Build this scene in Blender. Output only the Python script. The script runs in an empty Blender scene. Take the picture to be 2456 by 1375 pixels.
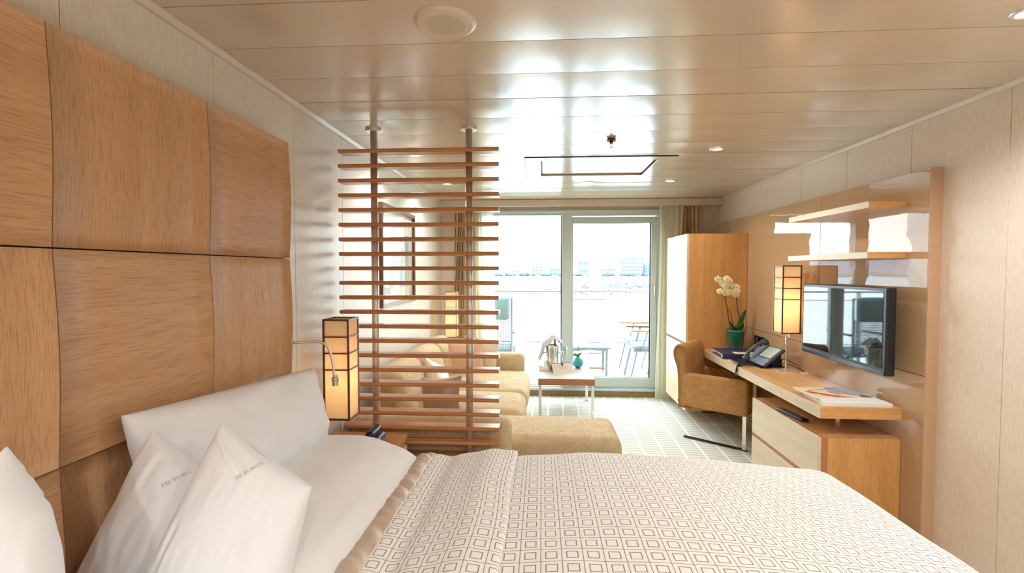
import bpy, math, random
from mathutils import Vector, Matrix, noise
random.seed(7)
PI = math.pi
SC = bpy.context.scene
COL = SC.collection

# ---------------------------------------------------------------- camera
CAMZ, FPX = 1.47, 1150.0
yaw = math.atan(70.5/FPX); pitch = math.atan(39.5/FPX)
cd = bpy.data.cameras.new('camera'); cam = bpy.data.objects.new('camera', cd); COL.objects.link(cam)
cd.sensor_width = 36.0; cd.lens = 36.0*FPX/2456.0; cd.clip_start = .05; cd.clip_end = 6000
cam.location = (0, 0, CAMZ); cam.rotation_euler = (PI/2-pitch, 0, yaw)
SC.camera = cam

# ---------------------------------------------------------------- world, daylight, exposure
SC.view_settings.view_transform = 'Standard'; SC.view_settings.look = 'None'
SC.view_settings.gamma = 1.0; SC.view_settings.use_curve_mapping = False
SC.view_settings.exposure = 1.0
SKY = 6.5
w = bpy.data.worlds.new('sky'); SC.world = w; w.use_nodes = True
nt = w.node_tree; nt.nodes.clear()
wo = nt.nodes.new('ShaderNodeOutputWorld'); bg = nt.nodes.new('ShaderNodeBackground')
tc = nt.nodes.new('ShaderNodeTexCoord'); sx = nt.nodes.new('ShaderNodeSeparateXYZ'); cr = nt.nodes.new('ShaderNodeValToRGB')
nt.links.new(tc.outputs['Generated'], sx.inputs[0]); nt.links.new(sx.outputs['Z'], cr.inputs[0])
cr.color_ramp.elements[0].position = 0.0; cr.color_ramp.elements[0].color = (.93, .97, 1, 1)
cr.color_ramp.elements[1].position = 0.8; cr.color_ramp.elements[1].color = (.66, .84, 1, 1)
nt.links.new(cr.outputs[0], bg.inputs[0]); bg.inputs[1].default_value = SKY
nt.links.new(bg.outputs[0], wo.inputs[0])
# portal: only steers sky sampling through the door opening, adds no light
pd = bpy.data.lights.new('door_portal', 'AREA'); pd.shape = 'RECTANGLE'; pd.size = 2.15; pd.size_y = 2.1
pd.cycles.is_portal = True
po = bpy.data.objects.new('door_portal', pd); COL.objects.link(po); po.location = (.32, 5.86, 1.12)
po.rotation_euler = (-PI/2, 0, 0)

WARM = (.95, .97, 1.0)
def spot(loc, power, size=2.3, color=WARM, rad=.035, parent=None):
    d = bpy.data.lights.new('downlight_spot', 'SPOT'); d.energy = power; d.color = color
    d.spot_size = size; d.spot_blend = .6; d.shadow_soft_size = rad
    o = bpy.data.objects.new('downlight_spot', d); COL.objects.link(o); o.location = loc
    return o

# ---------------------------------------------------------------- geometry helpers
class G:
    def __init__(s): s.v = []; s.f = []; s.uv = None
    def add(s, vs, fs):
        n = len(s.v); s.v += [tuple(p) for p in vs]; s.f += [tuple(i+n for i in f) for f in fs]; return s
    def box(s, x0, x1, y0, y1, z0, z1, M=None):
        vs = [Vector((x, y, z)) for x in (x0, x1) for y in (y0, y1) for z in (z0, z1)]
        if M: vs = [M @ p for p in vs]
        return s.add(vs, [(0,1,3,2),(4,6,7,5),(0,4,5,1),(2,3,7,6),(0,2,6,4),(1,5,7,3)])
    def tube(s, pts, r, n=10, cap=True):
        pts = [Vector(p) for p in pts]; rr = r if isinstance(r, (list, tuple)) else [r]*len(pts)
        vs = []; prev = None
        for i, p in enumerate(pts):
            t = (pts[min(i+1, len(pts)-1)]-pts[max(i-1, 0)]).normalized()
            if prev is None:
                a = Vector((0,0,1)) if abs(t.z) < .9 else Vector((1,0,0))
                u = t.cross(a).normalized()
            else: u = (prev - t*prev.dot(t)).normalized()
            prev = u; w_ = t.cross(u)
            for k in range(n):
                a = 2*PI*k/n; vs.append(p+(u*math.cos(a)+w_*math.sin(a))*rr[i])
        fs = [(i*n+k, i*n+(k+1) % n, (i+1)*n+(k+1) % n, (i+1)*n+k) for i in range(len(pts)-1) for k in range(n)]
        if cap: fs += [tuple(range(n))[::-1], tuple((len(pts)-1)*n+k for k in range(n))]
        return s.add(vs, fs)
    def lathe(s, prof, c=(0,0,0), n=24, M=None):
        vs = []; fs = []
        for r, z in prof:
            for k in range(n):
                a = 2*PI*k/n; p = Vector((r*math.cos(a), r*math.sin(a), z))
                if M: p = M @ p
                vs.append(p+Vector(c))
        for i in range(len(prof)-1):
            for k in range(n): fs.append((i*n+k, i*n+(k+1) % n, (i+1)*n+(k+1) % n, (i+1)*n+k))
        return s.add(vs, fs)
    def prism(s, poly, a0, a1, ax='y'):       # polygon in the two other axes, extruded along ax
        def mk(p, a): return {'x': (a, p[0], p[1]), 'y': (p[0], a, p[1]), 'z': (p[0], p[1], a)}[ax]
        n = len(poly); vs = [mk(p, a0) for p in poly]+[mk(p, a1) for p in poly]
        fs = [tuple(range(n)), tuple(range(2*n-1, n-1, -1))]+[(i, (i+1) % n, n+(i+1) % n, n+i) for i in range(n)]
        return s.add(vs, fs)
    def grid(s, fn, nu, nv, uvfn=None, flip=False):
        vs = []; uv = []
        for i in range(nu+1):
            for j in range(nv+1):
                vs.append(fn(i/nu, j/nv)); uv.append(uvfn(i/nu, j/nv) if uvfn else (i/nu, j/nv))
        m = nv+1
        fs = [(i*m+j, (i+1)*m+j, (i+1)*m+j+1, i*m+j+1) for i in range(nu) for j in range(nv)]
        if flip: fs = [f[::-1] for f in fs]
        if s.uv is None: s.uv = [(0,0)]*len(s.v)
        s.uv += uv
        return s.add(vs, fs)
    def rbox(s, c, half, r, n=4, k=6, bulge=(0,0,0), M=None, wr=0, seed=0):
        c = Vector(c); key = {}; vs = []; fs = []
        def cs(h):
            rr = min(r, h*.999); t = rr/h
            a = [-1+t*(1-math.cos(PI/2*i/n)) for i in range(n)]
            a = [-1+t*i/n for i in range(n)]
            mid = [-(1-t)+2*(1-t)*i/k for i in range(k+1)]
            return a+mid+[-x for x in a[::-1]]
        C = [cs(h) for h in half]
        def vid(p):
            kk = tuple(round(q, 5) for q in p)
            if kk in key: return key[kk]
            q = Vector((p[0]*half[0], p[1]*half[1], p[2]*half[2]))
            core = Vector([max(-(h-min(r,h*.999)), min(h-min(r,h*.999), a)) for a, h in zip(q, half)])
            d = q-core
            if d.length > 1e-9: d = d.normalized()*r
            e = core+d
            bx = [(1-min(1, abs(p[(i+1) % 3]))**2)*(1-min(1, abs(p[(i+2) % 3]))**2) for i in range(3)]
            for i in range(3): e[i] += p[i]*bx[i]*bulge[i]
            if wr:
                nn = noise.noise(Vector((e.x*9+seed, e.y*9, e.z*9)))
                e += (d.normalized() if d.length > 1e-9 else Vector((0,0,1)))*nn*wr
            if M: e = M @ e
            vs.append(e+c); key[kk] = len(vs)-1; return key[kk]
        for ax in range(3):
            a1, a2 = (ax+1) % 3, (ax+2) % 3
            for sg in (-1, 1):
                for i in range(len(C[a1])-1):
                    for j in range(len(C[a2])-1):
                        q = []
                        for (ii, jj) in ((i,j),(i+1,j),(i+1,j+1),(i,j+1)):
                            p = [0,0,0]; p[ax] = sg; p[a1] = C[a1][ii]; p[a2] = C[a2][jj]; q.append(vid(p))
                        fs.append(tuple(q if sg > 0 else q[::-1]))
        return s.add(vs, fs)

def link(name, g, mat, off=Vector((0,0,0)), smooth=False, bev=0, solid=0, seg=2):
    me = bpy.data.meshes.new(name)
    me.from_pydata([tuple(Vector(p)-off) for p in g.v], [], g.f); me.update()
    if g.uv and len(g.uv) == len(g.v):
        uvl = me.uv_layers.new(name='UVMap')
        for l in me.loops: uvl.data[l.index].uv = g.uv[l.vertex_index]
    if mat: me.materials.append(mat)
    if smooth:
        for p in me.polygons: p.use_smooth = True
    o = bpy.data.objects.new(name, me); COL.objects.link(o)
    if solid:
        m = o.modifiers.new('solid', 'SOLIDIFY'); m.thickness = solid; m.offset = -1
    if bev:
        m = o.modifiers.new('bevel', 'BEVEL'); m.width = bev; m.segments = seg; m.limit_method = 'ANGLE'; m.angle_limit = .7
        m.harden_normals = False
    return o
def root_of(o):
    while o.parent: o = o.parent
    return o
def part(name, g, mat, parent, world=True, label=None, kind=None, **k):
    off = root_of(parent).location if world else Vector((0,0,0))
    o = link(name, g, mat, Vector(off), **k); o.parent = parent
    if label: o['label'] = label
    if kind: o['kind'] = kind
    return o
def thing(name, label, cat, loc=(0,0,0), rz=0, group=None):
    o = bpy.data.objects.new(name, None); COL.objects.link(o); o.location = loc; o.rotation_euler = (0,0,rz)
    o.empty_display_size = .05; o['label'] = label; o['category'] = cat
    if group: o['group'] = group
    return o
def single(name, label, cat, g, mat, loc=(0,0,0), group=None, kind=None, world=True, **k):
    o = link(name, g, mat, Vector(loc) if world else Vector((0,0,0)), **k); o.location = loc
    o['label'] = label; o['category'] = cat
    if group: o['group'] = group
    if kind: o['kind'] = kind
    return o
def struct(name, g=None, mat=None, label=None, **k):
    if g is None: o = bpy.data.objects.new(name, None); COL.objects.link(o)
    else: o = link(name, g, mat, **k)
    o['kind'] = 'structure'
    if label: o['label'] = label
    return o
def dup(o, parent=None):
    c = o.copy(); COL.objects.link(c)
    if parent: c.parent = parent
    for ch in list(o.children): dup(ch, c)
    return c

# ---------------------------------------------------------------- materials
def s2l(c): return tuple(((x/255)/12.92 if x/255 <= .04045 else ((x/255+.055)/1.055)**2.4) for x in c)
def newmat(name):
    m = bpy.data.materials.new(name); m.use_nodes = True
    return m, m.node_tree, m.node_tree.nodes['Principled BSDF']
def mat(name, rgb, rough=.5, metal=0, spec=None, coat=0, noise_amt=0, nscale=40, bump=0, bscale=200, ior=None, sheen=0):
    m, t, b = newmat(name); c = s2l(rgb)
    b.inputs['Base Color'].default_value = (*c, 1); b.inputs['Roughness'].default_value = rough
    b.inputs['Metallic'].default_value = metal
    if spec is not None: b.inputs['Specular IOR Level'].default_value = spec
    if ior: b.inputs['IOR'].default_value = ior
    b.inputs['Coat Weight'].default_value = coat
    if coat: b.inputs['Coat Roughness'].default_value = .08
    if sheen: b.inputs['Sheen Weight'].default_value = sheen
    tc = t.nodes.new('ShaderNodeTexCoord')
    if noise_amt:
        n = t.nodes.new('ShaderNodeTexNoise'); n.inputs['Scale'].default_value = nscale; n.inputs['Detail'].default_value = 4
        t.links.new(tc.outputs['Object'], n.inputs[0])
        r = t.nodes.new('ShaderNodeValToRGB')
        r.color_ramp.elements[0].position = .3; r.color_ramp.elements[1].position = .7
        r.color_ramp.elements[0].color = (*[x*(1-noise_amt) for x in c], 1); r.color_ramp.elements[1].color = (*[min(1, x*(1+noise_amt*.6)) for x in c], 1)
        t.links.new(n.outputs[0], r.inputs[0]); t.links.new(r.outputs[0], b.inputs['Base Color'])
    if bump:
        n = t.nodes.new('ShaderNodeTexNoise'); n.inputs['Scale'].default_value = bscale; n.inputs['Detail'].default_value = 2
        t.links.new(tc.outputs['Object'], n.inputs[0])
        bp = t.nodes.new('ShaderNodeBump'); bp.inputs['Strength'].default_value = bump; bp.inputs['Distance'].default_value = .004
        t.links.new(n.outputs[0], bp.inputs['Height']); t.links.new(bp.outputs[0], b.inputs['Normal'])
    return m
def wood(name, c1, c2, axis='z', rough=.38, fine=1.0, spec=.5, pore=.8):
    m, t, b = newmat(name)
    b.inputs['Roughness'].default_value = rough; b.inputs['Specular IOR Level'].default_value = spec
    tc = t.nodes.new('ShaderNodeTexCoord'); oi = t.nodes.new('ShaderNodeObjectInfo')
    ad = t.nodes.new('ShaderNodeVectorMath'); ad.operation = 'ADD'
    ml = t.nodes.new('ShaderNodeMath'); ml.operation = 'MULTIPLY'; ml.inputs[1].default_value = 7.3
    t.links.new(oi.outputs['Random'], ml.inputs[0])
    t.links.new(tc.outputs['Object'], ad.inputs[0]); t.links.new(ml.outputs[0], ad.inputs[1])
    def noi(sa, so, det, dist=0):
        mp = t.nodes.new('ShaderNodeMapping')
        mp.inputs['Scale'].default_value = [sa if a == axis else so for a in 'xyz']
        t.links.new(ad.outputs[0], mp.inputs[0])
        n = t.nodes.new('ShaderNodeTexNoise'); n.inputs['Scale'].default_value = 1; n.inputs['Detail'].default_value = det
        n.inputs['Distortion'].default_value = dist
        t.links.new(mp.outputs[0], n.inputs[0]); return n
    n1 = noi(.9, 14, 5, .4); n2 = noi(14*fine, 330*fine, 3)
    r1 = t.nodes.new('ShaderNodeValToRGB')
    r1.color_ramp.elements[0].position = .3; r1.color_ramp.elements[0].color = (*s2l(c1), 1)
    r1.color_ramp.elements[1].position = .7; r1.color_ramp.elements[1].color = (*s2l(c2), 1)
    t.links.new(n1.outputs[0], r1.inputs[0])
    r2 = t.nodes.new('ShaderNodeValToRGB')
    r2.color_ramp.elements[0].position = .32; r2.color_ramp.elements[0].color = (pore, pore*.93, pore*.85, 1)
    r2.color_ramp.elements[1].position = .5; r2.color_ramp.elements[1].color = (1, 1, 1, 1)
    t.links.new(n2.outputs[0], r2.inputs[0])
    mx = t.nodes.new('ShaderNodeMix'); mx.data_type = 'RGBA'; mx.blend_type = 'MULTIPLY'; mx.inputs[0].default_value = 1
    t.links.new(r1.outputs[0], mx.inputs[6]); t.links.new(r2.outputs[0], mx.inputs[7])
    t.links.new(mx.outputs[2], b.inputs['Base Color'])
    bp = t.nodes.new('ShaderNodeBump'); bp.inputs['Strength'].default_value = .12; bp.inputs['Distance'].default_value = .002
    t.links.new(n2.outputs[0], bp.inputs['Height']); t.links.new(bp.outputs[0], b.inputs['Normal'])
    return m
def weave(name, c1, c2, scale=260, rough=.85, bump=.5):
    m, t, b = newmat(name); b.inputs['Roughness'].default_value = rough; b.inputs['Specular IOR Level'].default_value = .15
    tc = t.nodes.new('ShaderNodeTexCoord')
    outs = []
    for sc in ((1, 1, .16), (.16, .16, 1), (.03, .03, .03)):
        mp = t.nodes.new('ShaderNodeMapping'); mp.inputs['Scale'].default_value = [scale*2.6*q for q in sc]
        n = t.nodes.new('ShaderNodeTexNoise'); n.inputs['Scale'].default_value = 1; n.inputs['Detail'].default_value = 1
        t.links.new(tc.outputs['Object'], mp.inputs[0]); t.links.new(mp.outputs[0], n.inputs[0]); outs.append(n.outputs[0])
    a0 = t.nodes.new('ShaderNodeMath'); a0.operation = 'ADD'; t.links.new(outs[0], a0.inputs[0]); t.links.new(outs[1], a0.inputs[1])
    a = t.nodes.new('ShaderNodeMath'); a.operation = 'MULTIPLY_ADD'; a.inputs[1].default_value = .35; t.links.new(outs[2], a.inputs[0]); t.links.new(a0.outputs[0], a.inputs[2])
    r = t.nodes.new('ShaderNodeValToRGB'); r.color_ramp.elements[0].position = .36; r.color_ramp.elements[1].position = .62
    hv = t.nodes.new('ShaderNodeMath'); hv.operation = 'MULTIPLY'; hv.inputs[1].default_value = .42; t.links.new(a.outputs[0], hv.inputs[0])
    r.color_ramp.elements[0].color = (*s2l(c1), 1); r.color_ramp.elements[1].color = (*s2l(c2), 1)
    t.links.new(hv.outputs[0], r.inputs[0]); t.links.new(r.outputs[0], b.inputs['Base Color'])
    bp = t.nodes.new('ShaderNodeBump'); bp.inputs['Strength'].default_value = bump; bp.inputs['Distance'].default_value = .003
    t.links.new(a.outputs[0], bp.inputs['Height']); t.links.new(bp.outputs[0], b.inputs['Normal'])
    return m
def emit(name, rgb, s):
    m = bpy.data.materials.new(name); m.use_nodes = True; t = m.node_tree; t.nodes.clear()
    o = t.nodes.new('ShaderNodeOutputMaterial'); e = t.nodes.new('ShaderNodeEmission')
    e.inputs[0].default_value = (*rgb, 1); e.inputs[1].default_value = s; t.links.new(e.outputs[0], o.inputs[0]); return m
def striated(name, c1, c2, rough=.33, spec=.5):       # vertical thread-like vinyl wall covering
    m, t, b = newmat(name); b.inputs['Roughness'].default_value = rough; b.inputs['Specular IOR Level'].default_value = spec
    tc = t.nodes.new('ShaderNodeTexCoord'); mp = t.nodes.new('ShaderNodeMapping'); mp.inputs['Scale'].default_value = (260, 260, 16)
    n = t.nodes.new('ShaderNodeTexNoise'); n.inputs['Scale'].default_value = 1; n.inputs['Detail'].default_value = 3
    t.links.new(tc.outputs['Object'], mp.inputs[0]); t.links.new(mp.outputs[0], n.inputs[0])
    r = t.nodes.new('ShaderNodeValToRGB'); r.color_ramp.elements[0].position = .3; r.color_ramp.elements[1].position = .65
    r.color_ramp.elements[0].color = (*s2l(c1), 1); r.color_ramp.elements[1].color = (*s2l(c2), 1)
    t.links.new(n.outputs[0], r.inputs[0]); t.links.new(r.outputs[0], b.inputs['Base Color'])
    bp = t.nodes.new('ShaderNodeBump'); bp.inputs['Strength'].default_value = .1; bp.inputs['Distance'].default_value = .001
    t.links.new(n.outputs[0], bp.inputs['Height']); t.links.new(bp.outputs[0], b.inputs['Normal'])
    return m
def cloth(name, rgb, trans=.0, transl=.4, rough=.9):
    m = bpy.data.materials.new(name); m.use_nodes = True; t = m.node_tree; t.nodes.clear()
    o = t.nodes.new('ShaderNodeOutputMaterial'); c = (*s2l(rgb), 1)
    d = t.nodes.new('ShaderNodeBsdfDiffuse'); d.inputs[0].default_value = c
    tl = t.nodes.new('ShaderNodeBsdfTranslucent'); tl.inputs[0].default_value = c
    m1 = t.nodes.new('ShaderNodeMixShader'); m1.inputs[0].default_value = transl
    t.links.new(d.outputs[0], m1.inputs[1]); t.links.new(tl.outputs[0], m1.inputs[2])
    out = m1
    if trans:
        tr = t.nodes.new('ShaderNodeBsdfTransparent'); m2 = t.nodes.new('ShaderNodeMixShader'); m2.inputs[0].default_value = trans
        t.links.new(m1.outputs[0], m2.inputs[1]); t.links.new(tr.outputs[0], m2.inputs[2]); out = m2
    t.links.new(out.outputs[0], o.inputs[0]); return m
def pane_mat(name, tint=(.96,.98,.97), ior=1.45):
    m = bpy.data.materials.new(name); m.use_nodes = True; t = m.node_tree; t.nodes.clear()
    o = t.nodes.new('ShaderNodeOutputMaterial'); tr = t.nodes.new('ShaderNodeBsdfTransparent'); tr.inputs[0].default_value = (*tint, 1)
    gl = t.nodes.new('ShaderNodeBsdfGlossy'); gl.inputs['Roughness'].default_value = .01
    fr = t.nodes.new('ShaderNodeLayerWeight'); fr.inputs[0].default_value = .5
    pw = t.nodes.new('ShaderNodeMath'); pw.operation = 'POWER'; pw.inputs[1].default_value = 3.5; t.links.new(fr.outputs['Facing'], pw.inputs[0])
    ma = t.nodes.new('ShaderNodeMath'); ma.operation = 'MULTIPLY_ADD'; ma.inputs[1].default_value = .75; ma.inputs[2].default_value = .03*(ior-.45); t.links.new(pw.outputs[0], ma.inputs[0])
    mx = t.nodes.new('ShaderNodeMixShader'); t.links.new(ma.outputs[0], mx.inputs[0]); t.links.new(tr.outputs[0], mx.inputs[1]); t.links.new(gl.outputs[0], mx.inputs[2])
    t.links.new(mx.outputs[0], o.inputs[0]); return m

MW = striated('wall_vinyl', (216,206,190), (232,224,210), .36, .5)
MWR = striated('wall_vinyl_right', (218,198,176), (234,216,194), .36, .5)
MCEIL = mat('ceiling_satin_paint', (206,188,164), .19, ior=2.1)
MTRIM = mat('trim_paint', (214,200,180), .3)
MWHITE = mat('door_frame_white', (196,208,204), .3)
MGASK = mat('black_gasket', (32,36,44), .5)
MTANBASE = mat('threshold_tan', (150,122,84), .6, noise_amt=.15, nscale=30)
MOH = wood('oak_headboard_horizontal', (198,152,110), (210,166,124), 'y', .5, .95, pore=.76, spec=.35)
MOV = wood('oak_headboard_vertical', (200,154,110), (212,168,124), 'z', .5, .95, pore=.76, spec=.35)
MSLAT = wood('walnut_slats', (188,124,76), (204,142,92), 'x', .32, .8, pore=.9)
MOAKY = wood('oak_furniture_lengthwise', (206,154,100), (222,172,114), 'y', .28, .8)
MOAKX = wood('oak_furniture_crosswise', (208,152,88), (224,168,104), 'x', .33, .8)
MOAKZ = wood('oak_furniture_upright', (202,146,82), (220,164,100), 'z', .33, .8)
MOAKW = wood('bleached_oak', (214,194,162), (228,210,180), 'y', .35, .9, pore=.9)
MSTRIP = wood('oak_edge', (186,118,72), (196,130,84), 'z', .35, .9)
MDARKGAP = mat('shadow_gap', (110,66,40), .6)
MSTEEL = mat('brushed_steel', (226,222,218), .42, metal=.9)
MCHROME = mat('chrome', (225,222,216), .09, metal=1)
MDSTEEL = mat('dark_steel', (92,84,78), .22, metal=1)
MBRONZE = mat('bronze_frame', (118,84,62), .35, metal=.7)
MALU = mat('lamp_frame', (176,168,158), .3, metal=.8)
MSHADE = cloth('lamp_paper', (255,240,216), 0, .6)
MBLACK = mat('black_plastic', (24,25,30), .35)
MDGREY = mat('phone_grey', (62,66,78), .35)
MPHONE = mat('phone_silver_blue', (120,132,150), .3)
MLCD = mat('phone_screen', (176,186,174), .15)
MCOTTON = mat('white_cotton', (238,236,234), .8, spec=.2, bump=.08, bscale=420)
MCOTTON2 = mat('pillow_cotton', (234,234,236), .8, spec=.2, bump=.08, bscale=420)
MSATIN = mat('taupe_satin_band', (204,180,158), .4, spec=.5)
MSOFA = weave('sofa_weave', (182,154,114), (224,202,164), 170)
MCHAIR = weave('armchair_weave', (158,110,60), (204,158,104), 170)
MPEACH = mat('peach_satin', (206,160,124), .4, sheen=.3)
MCREAMC = mat('cream_satin', (222,200,170), .4, sheen=.3)
MBROWNC = mat('brown_satin', (140,112,88), .35, sheen=.3)
MPAPER = mat('paper_white', (238,236,230), .6)
MCREAMP = mat('paper_cream', (226,200,160), .6)
MGREENPOT = mat('green_glaze', (22,112,88), .08, coat=.8, noise_amt=.3, nscale=12)
MLEAF = mat('leaf_green', (42,84,30), .35, noise_amt=.3, nscale=20)
MSTEM = mat('stem_dark', (70,54,34), .5)
MPETAL = cloth('orchid_petal', (250,242,206), 0, .35)
MYEL = mat('orchid_heart', (214,196,80), .5)
MNAVY = mat('navy_binder', (46,44,84), .35)
MTV = mat('tv_glass', (10,15,20), .03, ior=1.75)
MTEAL = mat('teal_glass', (30,178,178), .05, coat=1, noise_amt=.35, nscale=60)
MBTOP = mat('table_top_stone', (176,160,146), .45, noise_amt=.1, nscale=8)
MTABLE = wood('table_edge_oak', (160,108,68), (176,122,80), 'x', .4)
MDECK = wood('deck_plank', (206,192,176), (222,210,196), 'x', .6)
MOUTW = mat('balcony_white', (225,228,228), .4)
MRAILW = wood('rail_wood', (140,92,58), (160,108,70), 'x', .4)
MRAILM = mat('rail_metal', (52,58,62), .4)
MLOUNGE = mat('lounge_cushion', (104,120,120), .8)
MLWEAVE = mat('lounge_weave', (84,100,106), .7)
MOUTF = mat('balcony_chair_frame', (106,118,124), .4)
MOUTWD = mat('balcony_chair_wood', (140,112,76), .5)
MTILEBASE = mat('baseboard_beige', (186,160,122), .4)
MLENS = emit('downlight_lens', (1, .86, .66), 9)
MPANE = pane_mat('window_glass')
MCLEAR = pane_mat('clear_glass', (.93,.95,.94), 3.5)

# glossy beige lacquer, very slightly wavy
MLAC, t, b = newmat('beige_high_gloss'); b.inputs['Base Color'].default_value = (*s2l((192,156,118)), 1)
b.inputs['Roughness'].default_value = .02; b.inputs['IOR'].default_value = 1.5; b.inputs['Specular IOR Level'].default_value = .5
tc = t.nodes.new('ShaderNodeTexCoord'); n = t.nodes.new('ShaderNodeTexNoise'); n.inputs['Scale'].default_value = 9; n.inputs['Detail'].default_value = 1
bp = t.nodes.new('ShaderNodeBump'); bp.inputs['Strength'].default_value = .06; bp.inputs['Distance'].default_value = .01
t.links.new(tc.outputs['Object'], n.inputs[0]); t.links.new(n.outputs[0], bp.inputs['Height']); t.links.new(bp.outputs[0], b.inputs['Normal'])
MLACM = mat('beige_lacquer_edge', (196,158,124), .4)

def node_math(t, op, a, b_=None, c=None):
    n = t.nodes.new('ShaderNodeMath'); n.operation = op
    for i, x in enumerate((a, b_, c)):
        if x is None: continue
        if isinstance(x, (int, float)): n.inputs[i].default_value = x
        else: t.links.new(x, n.inputs[i])
    return n.outputs[0]
def bedspread_mat():
    m, t, b = newmat('bedspread_squares'); b.inputs['Roughness'].default_value = .9; b.inputs['Specular IOR Level'].default_value = .1
    b.inputs['Sheen Weight'].default_value = .2
    tc = t.nodes.new('ShaderNodeTexCoord'); sp = t.nodes.new('ShaderNodeSeparateXYZ'); t.links.new(tc.outputs['UV'], sp.inputs[0])
    CE = .054
    def ab(o): return node_math(t, 'ABSOLUTE', node_math(t, 'SUBTRACT', node_math(t, 'FRACT', node_math(t, 'DIVIDE', o, CE)), .5))
    ax, ay = ab(sp.outputs[0]), ab(sp.outputs[1])
    mxx = node_math(t, 'MAXIMUM', ax, ay)
    grid = node_math(t, 'GREATER_THAN', mxx, .478)
    sq = node_math(t, 'LESS_THAN', node_math(t, 'ABSOLUTE', node_math(t, 'SUBTRACT', mxx, .262)), .027)
    fac = node_math(t, 'MAXIMUM', node_math(t, 'MULTIPLY', grid, .85), node_math(t, 'MULTIPLY', sq, .9))
    n = t.nodes.new('ShaderNodeTexNoise'); n.inputs['Scale'].default_value = 500; t.links.new(tc.outputs['UV'], n.inputs[0])
    fac = node_math(t, 'MULTIPLY', fac, node_math(t, 'ADD', n.outputs[0], .45))
    mx = t.nodes.new('ShaderNodeMix'); mx.data_type = 'RGBA'; t.links.new(fac, mx.inputs[0])
    mx.inputs[6].default_value = (*s2l((238,234,226)), 1); mx.inputs[7].default_value = (*s2l((134,92,66)), 1)
    t.links.new(mx.outputs[2], b.inputs['Base Color'])
    bp = t.nodes.new('ShaderNodeBump'); bp.inputs['Strength'].default_value = .35; bp.inputs['Distance'].default_value = .002
    h = node_math(t, 'SUBTRACT', n.outputs[0], node_math(t, 'MULTIPLY', fac, .8))
    t.links.new(h, bp.inputs['Height']); t.links.new(bp.outputs[0], b.inputs['Normal'])
    return m
MSPREAD = bedspread_mat()
def carpet_mat():
    m, t, b = newmat('carpet_grid'); b.inputs['Roughness'].default_value = .95; b.inputs['Specular IOR Level'].default_value = .1
    tc = t.nodes.new('ShaderNodeTexCoord'); mp = t.nodes.new('ShaderNodeMapping'); mp.inputs['Rotation'].default_value = (0,0,.03)
    t.links.new(tc.outputs['Object'], mp.inputs[0])
    sp = t.nodes.new('ShaderNodeSeparateXYZ'); t.links.new(mp.outputs[0], sp.inputs[0])
    rib = node_math(t, 'ABSOLUTE', node_math(t, 'SUBTRACT', node_math(t, 'FRACT', node_math(t, 'DIVIDE', sp.outputs[1], .052)), .5))
    ribm = node_math(t, 'GREATER_THAN', rib, .22)
    ln = node_math(t, 'LESS_THAN', node_math(t, 'ABSOLUTE', node_math(t, 'SUBTRACT', node_math(t, 'FRACT', node_math(t, 'DIVIDE', sp.outputs[0], .158)), .5)), .06)
    n = t.nodes.new('ShaderNodeTexNoise'); n.inputs['Scale'].default_value = 300; t.links.new(tc.outputs['Object'], n.inputs[0])
    m1 = t.nodes.new('ShaderNodeMix'); m1.data_type = 'RGBA'; t.links.new(ribm, m1.inputs[0])
    m1.inputs[6].default_value = (*s2l((198,196,180)), 1); m1.inputs[7].default_value = (*s2l((224,222,208)), 1)
    m2 = t.nodes.new('ShaderNodeMix'); m2.data_type = 'RGBA'; t.links.new(node_math(t, 'MULTIPLY', ln, .85), m2.inputs[0])
    t.links.new(m1.outputs[2], m2.inputs[6]); m2.inputs[7].default_value = (*s2l((246,246,240)), 1)
    t.links.new(m2.outputs[2], b.inputs['Base Color'])
    bp = t.nodes.new('ShaderNodeBump'); bp.inputs['Strength'].default_value = .5; bp.inputs['Distance'].default_value = .004
    t.links.new(node_math(t, 'ADD', n.outputs[0], ribm), bp.inputs['Height']); t.links.new(bp.outputs[0], b.inputs['Normal'])
    return m
MCARPET = carpet_mat()
def drape_mat():
    m, t, b = newmat('striped_drape'); b.inputs['Roughness'].default_value = .6
    tc = t.nodes.new('ShaderNodeTexCoord'); mp = t.nodes.new('ShaderNodeMapping'); mp.inputs['Scale'].default_value = (46, 1.1, 1)
    t.links.new(tc.outputs['UV'], mp.inputs[0])
    n = t.nodes.new('ShaderNodeTexNoise'); n.inputs['Scale'].default_value = 1; n.inputs['Detail'].default_value = 1.5
    t.links.new(mp.outputs[0], n.inputs[0])
    r = t.nodes.new('ShaderNodeValToRGB'); e = r.color_ramp.elements; r.color_ramp.interpolation = 'LINEAR'
    e[0].position = .40; e[0].color = (*s2l((48,34,30)), 1); e[1].position = .44; e[1].color = (*s2l((188,150,104)), 1)
    for p, c in ((.5, (220,200,164)), (.56, (150,120,86)), (.62, (208,180,138)), (.7, (96,74,58))):
        q = e.new(p); q.color = (*s2l(c), 1)
    t.links.new(n.outputs[0], r.inputs[0]); t.links.new(r.outputs[0], b.inputs['Base Color'])
    return m
MDRAPE = drape_mat()
MSHEER = cloth('sheer_cream', (238,234,208), .14, .45)
MHILL = mat('distant_hill', (168,172,182), 1, spec=0, noise_amt=.1, nscale=.01)  # distance haze is put into this pale lavender colour

XL, XR, HC = -1.18, 2.0, 2.27
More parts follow.
